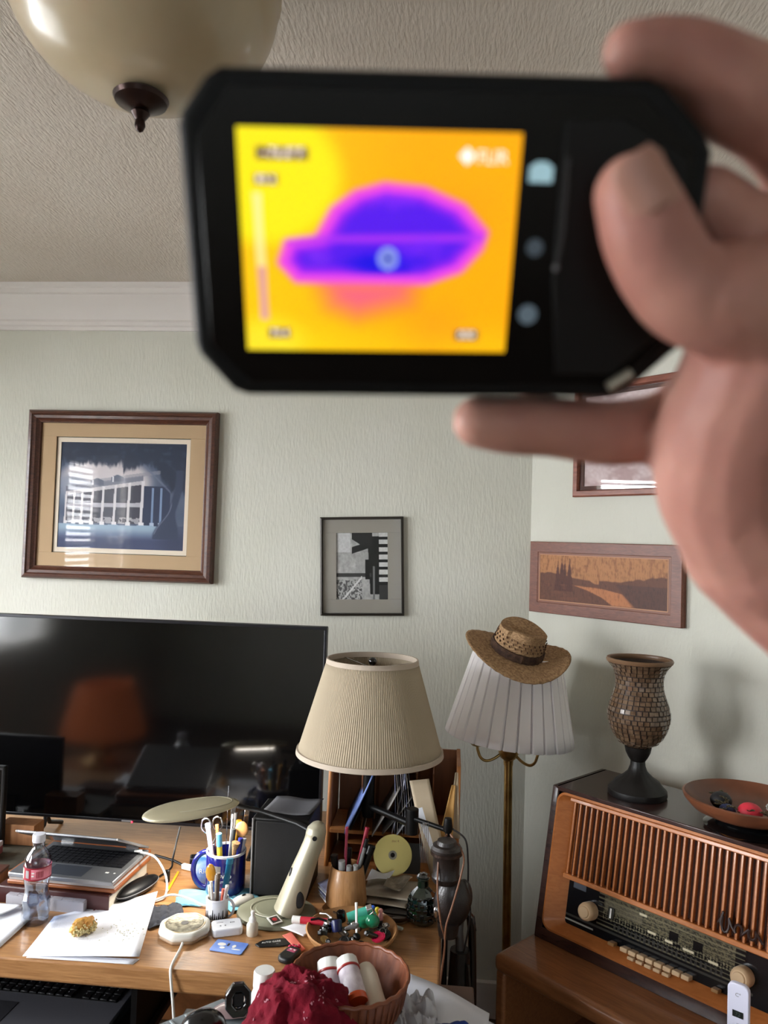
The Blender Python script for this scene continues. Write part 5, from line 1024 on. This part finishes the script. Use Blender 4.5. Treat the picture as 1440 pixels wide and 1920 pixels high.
# papers standing in the organiser: (x, y, width, height, tilt about y, thickness, colour, label)
pls = [(-.262, 2.04, .16, .17, .42, .003, (92, 112, 168), 'blue magazine leaning in the left slot of the letter organizer'), (-.250, 2.05, .12, .15, .40, .004, (24, 24, 30), 'black folder behind the leaning blue magazine'), (-.222, 2.045, .09, .155, .10, .003, (112, 76, 48), 'brown card divider in the letter organizer'),
 (-.213, 2.02, .06, .07, .15, .001, (190, 182, 172), 'beige note above the brown card divider'), (-.190, 2.02, .13, .14, .50, .002, (110, 104, 98), 'grey clear sleeve leaning in the middle of the letter organizer'), (-.165, 2.035, .12, .12, .65, .002, (134, 130, 126), 'wrinkled plastic sleeve left of the lamp stem'), (-.128, 2.02, .10, .10, .55, .002, (160, 160, 164), 'shiny cellophane packet behind the lamp arm')]
for k in range(9):
    pls.append((-.140+.0068*k, 2.03+.002*(k % 3), .10, .165-.005*(k % 4), -.02-.022*(k/2)+(.22 if k == 0 else 0), .0016, ((206, 204, 214), (150, 156, 190), (178, 168, 160), (60, 56, 60), (196, 194, 204))[k % 5], ('leftmost slanted envelope', 'second pale blue envelope', 'third beige envelope', 'fourth dark envelope', 'fifth white envelope', 'sixth white envelope', 'seventh blue envelope', 'eighth beige envelope', 'ninth dark rightmost envelope')[k]+' in the upright bundle right of the lamp stem'))
for x, y, wd, hh, tl, tk, col, lb in pls:
    o = MB().surf(lambda u, v: (.002*math.sin(v*3), (u-.5)*wd, v*hh), 3, 8).build('envelope' if 'envelope' in lb else 'folder', mat('sheet '+str(col), col, .55), loc=(x, y+.02, Z+.098), rot=(0, tl, .08), solid=tk); tag(o, lb, 'envelope' if 'envelope' in lb else 'paper')
o = MB().surf(lambda u, v: ((u-.5)*.050-.026*v*0+.022*(v-.5)*-1, -.012*math.sin(v*PI), v*.24), 6, 12).build('large_envelope', mat('manila beige', (186, 168, 142), .75), loc=(-.020, 1.978, Z+.012), rot=(-.0, -.16, 0), solid=.002); tag(o, 'tall beige envelope standing at the right of the letter organizer', 'envelope')
o = MB().surf(lambda u, v: ((u-.5)*.034*(1-v*.75), .004*math.sin(u*3), v*.135), 6, 10).build('manila_envelope', mat('manila orange', (206, 158, 92), .7), loc=(.002, 1.990, Z+.10), rot=(0, .12, 0), solid=.002); tag(o, 'orange manila envelope between the two beige envelopes', 'envelope')
o = MB().surf(lambda u, v: ((u-.5)*.032*(1-v*.8), .004*math.sin(u*3), v*.165), 6, 10).build('pointed_envelope', mat('manila beige', (186, 168, 142)), loc=(.022, 1.995, Z+.10), rot=(0, .02, 0), solid=.002); tag(o, 'pointed beige envelope at the right end of the letter organizer', 'envelope')
o = MB().add([(0, 0, .085), (.020, 0, .092), (.060, 0, -.028), (.055, 0, -.035)], [(0, 1, 2, 3)]).build('white_flap', PAPER, loc=(-.078, 1.925, Z+.105), solid=.0006, smooth=False); tag(o, 'white pointed paper flap hanging under the black lamp joint', 'paper')

# decanter
dc = thing('glass_decanter', 'dark green faceted glass decanter at the right end of the desk', 'decanter', (-.046, 1.760, Z))
MB().lathe([(0, 0), (.026, 0), (.031, .006), (.034, .02), (.034, .042), (.030, .058), (.021, .070), (.013, .078), (.012, .092), (.016, .098), (0, .098)], 10, wob=lambda a, z: 1).build('vessel', mat('dark green glass', (6, 26, 18), .06, coat=1, spec=1), dc, bevel=.001, smooth=False)
fc = MB()
for j in range(5):
    for k in range(14):
        a = 2*PI*(k+.5*(j % 2))/14; z = .014+.011*j; r = .0335 if z < .045 else .0335-(z-.045)*.4
        fc.box((0, 0, 0), (.003, .010, .007), Matrix.Rotation(a, 4, 'Z') @ Matrix.Translation((r, 0, z)) @ Matrix.Rotation(random.uniform(-.3, .3), 4, 'Z') @ Matrix.Rotation(random.uniform(-.3, .3), 4, 'Y'))
tag(fc.build('facet', mat('black glass facet', (12, 14, 16), .05, coat=1, spec=1), dc, bevel=.0012, smooth=False), kind='stuff')
MB().lathe([(0, .096), (.012, .097), (.014, .101), (.010, .106), (.0, .107)], 10).build('stopper', mat('black glass facet', (12, 14, 16)), dc, smooth=False)
wv = MB()
for k in range(6): wv.tube([(-.006+.003*k, 0, .13), (-.012+.004*k, .004, .19+.006*k), (-.004+.002*k, .01, .215)], .0007, n=5)
tag(wv.build('wire', CHROME, dc), kind='stuff')

# binoculars hanging on the lamp pole
LEA = mat('dark brown leather', (22, 16, 14), .4, col2=(34, 25, 22), scale=30, bump=.0008, bscale=400, coat=.2)
bn = thing('binoculars', 'dark brown leather-clad binoculars hanging from the black lamp pole', 'binoculars', (.012, 1.700, Z+.0))
MB().lathe([(0, .118), (.027, .118), (.030, .122), (.031, .130), (.0285, .134), (.029, .172), (.033, .178), (.034, .190), (.030, .196), (.022, .198), (.020, .206), (.0, .208)], 40).build('eyepiece_barrel', LEA, bn, loc=(-.008, 0, 0))
MB().lathe([(.0305, .176), (.0348, .178), (.0348, .184), (.0305, .186), (.0305, .176)], 40, caps=False).build('collar', mat('dark bronze ring', (70, 56, 50), .25, .7), bn, loc=(-.008, 0, 0))
bbm = MB(); bbm.ball((0, 0, .075), .040, 28, sc_=(1.0, .62, 1.35)); bbm.build('prism_housing', LEA, bn, rot=(0, .10, 0)); MB().ball((.032, .01, .085), .024, 24, sc_=(.8, .9, 1.5)).build('prism_housing', LEA, bn)
MB().lathe([(0, .0), (.020, .0), (.022, .01), (.024, .03), (0, .03)], 28).build('objective', LEA, bn, loc=(-.0, 0, .004)); MB().ball((-.026, -.018, .060), .007, 14, sc_=(1, .6, 1.8)).build('focus_wheel', CHROME, bn)
STR = mat('tan leather strap', (112, 74, 52), .5)
for lb, pts in (('straight brown leather strap on the left of the hanging binoculars', [(.004, 1.735, .955), (-.010, 1.690, .94), (-.013, 1.666, .87), (-.004, 1.660, .80), (.006, 1.664, .755), (-.004, 1.500, .745), (-.003, 1.484, .74), (-.003, 1.482, .66)]),
    ('diagonal brown leather strap crossing the hanging binoculars', [(.012, 1.73, .958), (.040, 1.68, .935), (.036, 1.662, .90), (.020, 1.655, .84), (.008, 1.652, .80), (.006, 1.655, .77)]),
    ('dark leather strap looping on the right of the binoculars', [(.016, 1.752, .962), (.045, 1.74, .945), (.052, 1.735, .90), (.054, 1.735, .84), (.060, 1.74, .78), (.048, 1.74, .70)])):
    cable(lb, pts, .0021, STR if 'dark' not in lb else LEA, name='leather_strap')
# black umbrella hanging below
um = thing('umbrella', 'folded black umbrella hanging at the right end of the desk', 'umbrella', (.040, 1.752, .30))
MB().tube([(0, 0, .0), (0, 0, .06), (.0, 0, .25), (.0, 0, .40)], [.004, .022, .028, .022], n=14).build('folded_canopy', mat('black nylon', (16, 16, 18), .35, coat=.2, bump=.002, bscale=60), um)
MB().tube([(.0, 0, .40), (-.002, 0, .44), (.0, 0, .47)], [.010, .008, .008]).build('handle', mat('silver grey handle', (90, 90, 92), .3, .5), um); MB().tube([(.018, -.022, .38), (.026, -.026, .30), (.018, -.028, .20), (.030, -.02, .10)], .0035, n=8).build('tie_strap', mat('glossy strap', (60, 58, 56), .2, .4), um)
MB().tube([(0, 0, -.07), (0, 0, .005)], .003).build('ferrule', CHROME, um)
wk = thing('walking_cane', 'dark glossy cane with brass tip beside the folded umbrella', 'cane', (.082, 1.768, .0)); MB().tube([(0, 0, .01), (-.004, 0, .3), (-.012, 0, .62), (-.016, 0, .74)], .009, n=14).build('shaft', BLACKG, wk); MB().tube([(0, 0, 0), (0, 0, .03)], .0105).build('brass_tip', BRASS, wk)
MB().tube([(-.016, 0, .735), (-.02, -.002, .765), (-.03, -.004, .775)], .010, n=12).build('grip', BLACKG, wk)

# ================================================================ KEYBOARD TRAY AND FOREGROUND
ty = thing('keyboard_tray', 'dark pull-out shelf below the left of the desk', 'tray', (-.99, 1.60, .575)); MB().box((0, 0, 0), (.80, .50, .016)).build('tray_board', mat('dark tray', (40, 30, 26), .5), ty, bevel=.002)
for x in (-.382, .382): MB().box((x, .06, .066), (.012, .28, .116)).build('runner', BLACKM, ty)
kbd = thing('black_laptop', 'black notebook computer with number pad on the shelf below the desk', 'laptop', (-.880, 1.635, .584), -.03)
MB().box((0, 0, .012), (.44, .30, .024)).build('base', mat('dark grey shell', (84, 84, 90), .35, .3), kbd, bevel=.004)
MB().box((0, .045, .0245), (.40, .135, .001)).build('keyboard_well', BLACKP, kbd); MB().box((-.05, -.09, .0245), (.10, .07, .001)).build('trackpad', mat('trackpad dark', (40, 40, 44), .4), kbd); MB().box((.218, 0, .012), (.004, .29, .016)).build('edge_trim', SIL, kbd, bevel=.001)
KYM = mat('black key', (18, 18, 20), .35, coat=.1); k0 = MB().box((0, 0, 0), (.0168, .0178, .004)).build('key', KYM, kbd, bevel=.001, seg=1); KW = mat('key legend', (130, 130, 134), .5); kk = 0
first = True
for r_ in range(6):
    for k in range(20):
        if k == 15: continue
        x, y = -.190+.0200*k, -.012+.0222*r_
        o = k0 if first else k0.copy()
        if not first: COL.objects.link(o); o.parent = kbd
        first = False; o.location = (x, y, .0265)
lg = MB()
for r_ in range(6):
    for k in range(20):
        if k != 15: lg.box((-.194+.0200*k, -.008+.0222*r_, .0287), (.0016, .0035, .0002)); 
tag(lg.build('key_legend', KW, kbd, smooth=False), kind='stuff')
MB().box((0, .148, .062), (.44, .006, .075)).build('lid', BLACKP, kbd, bevel=.002)

TZ2 = .785
tb = thing('side_table', 'low side table in front of the desk holding the basket and papers', 'table', (-.13, 1.18, 0))
MB().box((.02, 0, TZ2-.011), (.34, .56, .022)).build('table_top', mat('table dark wood', (70, 48, 36), .4), tb, bevel=.003)
for x in (-.13, .17):
    for y in (-.25, .24): MB().box((x, y, (TZ2-.022)/2), (.026, .026, TZ2-.022)).build('leg', OAKD, tb, bevel=.002)
# papers
PP = mat('white foreground paper', (206, 208, 218), .85)
sheet('paper_sheet', 'white paper sheet with a bent corner right of the pill basket', [(-.10, 1.20), (.055, 1.12), (.085, 1.375), (-.062, 1.478)], PP, z=TZ2+.003, bumps=.006)
sheet('paper_sheet', 'second white sheet fanned out at the lower right', [(-.02, 1.10), (.095, 1.13), (.105, 1.34), (.0, 1.42)], PP, z=TZ2+.0005, bumps=.001)
cloth('plastic_bag', 'crumpled translucent white plastic bag beside the basket', 'bag', (-.052, 1.31), .10, .13, .3, mat('bag plastic', (190, 190, 196), .25, alpha=.8), .03, z=TZ2+.012, seed=12)
cloth('blue_cloth', 'royal blue cloth at the bottom right on the papers', 'cloth', (.012, 1.268), .085, .10, .2, mat('royal blue cloth', (22, 52, 128), .8, bump=.001), .010, z=TZ2+.012, seed=21)
# basket
bs = thing('woven_basket', 'round reddish brown basket bowl holding pill bottles', 'basket', (-.153, 1.318, TZ2+.001)); bs.scale = (.93, .93, 1)
BK = mat('basket chip wood', (106, 56, 36), .4, col2=(128, 74, 48), scale=26, stretch=(3, 3, .6), coat=.25, bump=.001)
MB().lathe([(0, 0), (.066, 0), (.078, .008), (.092, .035), (.103, .068), (.1065, .082), (.1045, .084), (.101, .070), (.089, .036), (.074, .012), (0, .006)], 64, caps=False).build('bowl_wall', BK, bs)
MB().tube([(.106*math.cos(a), .106*math.sin(a), .083+.0012*math.sin(a*24)) for a in [2*PI*i/120 for i in range(121)]], .0036, n=8).build('rim', mat('basket rim', (122, 68, 42), .4), bs)
bandk = MB()
for k in range(44): a = 2*PI*k/44; bandk.tube([(.1055*math.cos(a), .1055*math.sin(a), .079), (.098*math.cos(a+.02), .098*math.sin(a+.02), .045), (.083*math.cos(a), .083*math.sin(a), .012)], .0022, n=6)
bandk.build('staves', BK, bs)
lt = MB()
for i in range(6):
    for j in range(7): a = -.42+.055*i; z = .028+.007*j; r = .0868+(z-.028)*.33; lt.box((0, 0, 0), (.0012, .0032, .0045), Matrix.Rotation(a+.02*j, 4, 'Z') @ Matrix.Translation((r, 0, z)))
tag(lt.build('lattice_bead', mat('pale lattice', (196, 172, 168), .4), bs, smooth=False), kind='stuff')
def pill_bottle(lb, a, b, r, body, cap, base=None, group=None):
    M_, L_ = zdir(a, b); t = thing('pill_bottle', lb, 'pill bottle', mtx=M_); c = .018
    MB().lathe([(0, 0), (r*.94, 0), (r, .002), (r, L_-c-.004), (r*.9, L_-c), (0, L_-c)], 36).build('bottle_body', body, t)
    MB().lathe([(0, L_-c), (r*1.06, L_-c), (r*1.08, L_-c+.003), (r*1.05, L_-.001), (r*.98, L_), (r*.5, L_-.001), (0, L_-.001)], 36, wob=lambda q, z: 1+.015*math.cos(q*24)).build('cap', cap, t)
    MB().lathe([(r*1.0, L_-c-.004), (r*1.09, L_-c-.003), (r*1.09, L_-c), (r*1.0, L_-c+.001), (r*1.0, L_-c-.004)], 36, caps=False).build('cap_ring', mat('red ring', (150, 40, 36), .35), t)
    if base: MB().lathe([(0, -.0012), (r*.98, -.0012), (r*1.01, .001), (r*1.01, .010), (0, .010)], 36).build('bottle_end', base, t)
    return t
LBL = mat('prescription label', (216, 208, 214), .5, col2=(186, 174, 184), scale=70); AMB = mat('amber orange plastic', (206, 78, 24), .25, coat=.3)
BX, BY, BZ2 = -.156, 1.318, TZ2
pill_bottle('white labelled pill bottle at the left of the basket behind the bandana', (-.178, 1.300, BZ2+.026), (-.196, 1.362, BZ2+.078), .0195, LBL, WHITEP, AMB)
pill_bottle('amber-ended pill bottle with white cap in the middle of the basket', (-.136, 1.290, BZ2+.052), (-.166, 1.358, BZ2+.082), .0185, LBL, WHITEP, AMB)
M_, L_ = zdir((-.100, 1.285, BZ2+.036), (-.134, 1.366, BZ2+.070)); t = thing('cream_tube', 'long off-white tube bottle at the right inside the basket', 'bottle', mtx=M_)
OW = mat('off white gloss', (206, 196, 180), .4); MB().lathe([(0, 0), (.017, 0), (.0185, .003), (.0185, L_-.02), (.0165, L_-.008), (.013, L_), (0, L_)], 32).build('tube_body', OW, t); MB().lathe([(0, -.008), (.0165, -.008), (.0175, .0), (0, 0)], 32).build('cap', OW, t)
M_, L_ = zdir((-.160, 1.262, BZ2+.026), (-.092, 1.272, BZ2+.034)); t = thing('cream_tube', 'pale tube bottle lying across the front of the basket', 'bottle', mtx=M_); MB().lathe([(0, 0), (.015, 0), (.0165, .003), (.0165, L_-.006), (.014, L_), (0, L_)], 32).build('tube_body', mat('pale grey gloss', (176, 164, 152), .45), t); MB().lathe([(0, -.010), (.014, -.010), (.015, 0), (0, 0)], 32).build('cap', OW, t)
# red bandana: crumpled cloth heap over the basket's left side
def bandf(u, v):
    a = 2*PI*u; t = v*PI*.52; r = math.sin(t); x, y, z = r*math.cos(a), r*math.sin(a), math.cos(t)
    p = Vector((x*2.0, y*2.0, z*1.5)); n_ = mnoise.fractal(p+Vector((3, 1, 7)), 1.0, 2.0, 4)*.24; n2 = abs(mnoise.noise(p*1.6+Vector((9, 9, 2))))*.30
    k = 1+n_*.9-n2*.45+.16*(v**3)*math.cos(a*3+.8)
    return (x*.092*k, y*.094*k, z*.100*k*(1+.12*x))
bnd = MB().surf(bandf, 120, 60).build('red_bandana', mat('crimson bandana', (112, 12, 32), .85, col2=(92, 8, 26), scale=30, bump=.0012, bscale=300, spec=.2), loc=(-.228, 1.228, TZ2+.024), rot=(0, .1, 0)); tag(bnd, 'crumpled crimson bandana with white paisley marks draped at the basket', 'bandana')
pm = MB(); dg = bnd.data
rs = random.Random(5)
for k in range(26):
    v_ = dg.vertices[rs.randrange(300, len(dg.vertices)-600)]; nn = v_.normal
    if nn.length < .1 or nn.y > .5: continue
    q = nn.to_track_quat('Z', 'Y').to_matrix().to_4x4(); q.translation = v_.co+nn*.0006
    for _ in range(4): pm.lathe([(0, 0), (.0010, 0), (.0008, .0005), (0, .0005)], 6, q @ Matrix.Rotation(rs.random()*3, 4, 'Z') @ Matrix.Translation((rs.uniform(-.005, .005), rs.uniform(-.006, .006), 0)) @ Matrix.Scale(rs.uniform(1, 2.6), 4, (1, 0, 0)))
tag(pm.build('paisley_print', mat('pale pink print', (176, 120, 132), .8), bnd, smooth=False), kind='stuff')
# white pill bottle at the left, octagon, mouse, binder
t = thing('white_bottle', 'white plastic medicine bottle with ribbed cap behind the bandana', 'bottle', (-.306, 1.345, TZ2-.022)); 
MB().lathe([(0, 0), (.020, 0), (.0215, .003), (.0215, .046), (.018, .054), (.015, .057), (0, .057)], 36).build('bottle_body', WHITEP, t); MB().lathe([(0, .056), (.0185, .056), (.019, .059), (.0185, .082), (.017, .085), (0, .0855)], 40, wob=lambda a, z: 1+.012*math.cos(a*36)).build('cap', WHITEP, t)
o8 = [(.034*math.cos(PI/8+k*PI/4), .034*math.sin(PI/8+k*PI/4)) for k in range(8)]; i8 = [(x*.45, y*.5) for x, y in o8]
t = thing('octagon_holder', 'glossy black eight-sided ring standing left of the white bottle', 'holder', (-.352, 1.350, TZ2+.006), rot=(math.radians(78), 0, .35)); t.scale = (.74, .84, 1)
vs = [(x, y, z) for z in (-.009, .009) for x, y in o8]+[(x, y, z) for z in (-.009, .009) for x, y in i8]; fs = []
for k in range(8): j = (k+1) % 8; fs += [(k, j, 8+j, 8+k), (16+k, 24+k, 24+j, 16+j), (k, 16+k, 16+j, j), (8+k, 8+j, 24+j, 24+k)]
MB().add(vs, fs).build('ring_body', BLACKG, t, bevel=.003); MB().box((0, 0, 0), (.026, .028, .008)).build('inner_plug', BLACKP, t, bevel=.003)
t = thing('plastic_folder', 'grey ribbed plastic folder at the bottom beside the bandana', 'folder', (-.430, 1.270, TZ2-.028), .80); MB().box((0, 0, 0), (.24, .13, .010)).build('folder_body', mat('grey blue plastic', (112, 120, 124), .25, coat=.3), t, bevel=.003)
for k in range(5): MB().box((-.07+.028*k, 0, .0058), (.004, .118, .0024)).build('rib', mat('light grey rib', (140, 148, 150), .3), t, bevel=.0008)
t = thing('zip_bag', 'dull pink plastic pouch with gold print under the octagon ring', 'pouch', (-.345, 1.372, TZ2-.0215), .55); MB().ball((0, 0, .004), .012, 20, sc_=(5.2, 2.6, .32)).build('pouch_body', mat('dull pink pouch', (134, 112, 112), .3, coat=.3), t)
text('pouch_lettering', 'ZIP', .012, mat('gold print', (190, 160, 80), .3, .5), t, (-.008, -.010, .0082))
t = thing('black_mouse', 'glossy black domed computer mouse at the bottom edge', 'computer mouse', (-.390, 1.275, TZ2-.012), .4); MB().ball((0, 0, .012), .03, 32, sc_=(1.25, 1.0, .95)).build('shell', mat('black dome gloss', (14, 14, 16), .22, coat=.4), t); MB().tube([(.0375*math.cos(a), .030*math.sin(a), .012) for a in [2*PI*i/30 for i in range(31)]], .001, n=6).build('seam', GREYP, t)

st = thing('stool', 'small dark stool beside the side table under the black mouse and folder', 'stool', (-.375, 1.26, 0)); MB().box((0, 0, TZ2-.045), (.16, .24, .022)).build('seat', BLACKP, st, bevel=.003)
for x in (-.065, .065):
    for y in (-.10, .10): MB().box((x, y, (TZ2-.056)/2), (.018, .018, TZ2-.056)).build('leg', BLACKP, st)

# ================================================================ BEHIND THE VIEWER: lit table lamp mirrored in the television
tl2 = thing('orange_table_lamp', 'lit table lamp with an orange pleated shade, mirrored in the television', 'lamp', (-1.75, .33, 0))
MB().lathe([(0, 0), (.24, 0), (.24, .02), (.03, .04), (.03, .38), (.24, .40), (.24, .42), (0, .42)], 32).build('stand_table', OAKD, tl2); MB().lathe([(0, .42), (.08, .42), (.09, .44), (.04, .47), (.06, .53), (.02, .58), (0, .60)], 28).build('lamp_base', BRASS, tl2)
put(shade_mesh(.135, .205, .26, 40, .006, sharp=False).build('shade', mat('orange lit shade', (190, 100, 52), .8, emis=.35), tl2, solid=.001), (0, 0, .57))

# ---------------------------------------------------------------- groups for repeats that stand together
places = (('navy mug', 'navy mug'), ('small mug', 'small mug'), ('wooden pen holder', 'wooden pen holder'), ('upright bundle', 'letter organizer bundle'), ('letter organizer', 'letter organizer'), ('clutter bowl', 'clutter bowl'), ('lamp stem and pen holder', 'lamp stem pile'), ('basket', 'basket'), ('far left pile', 'far left pile'), ('hanging binoculars', 'hanging binoculars'), ('television', 'television'))
buckets = {}
for o in sc.objects:
    if o.parent is None and o.get('label') and not o.get('group'):
        for key, nm in places:
            if key in o['label']: buckets.setdefault((o['category'], nm), []).append(o); break
for (ct, nm), os_ in buckets.items():
    if len(os_) > 1:
        for o in os_: o['group'] = ct+' items at the '+nm
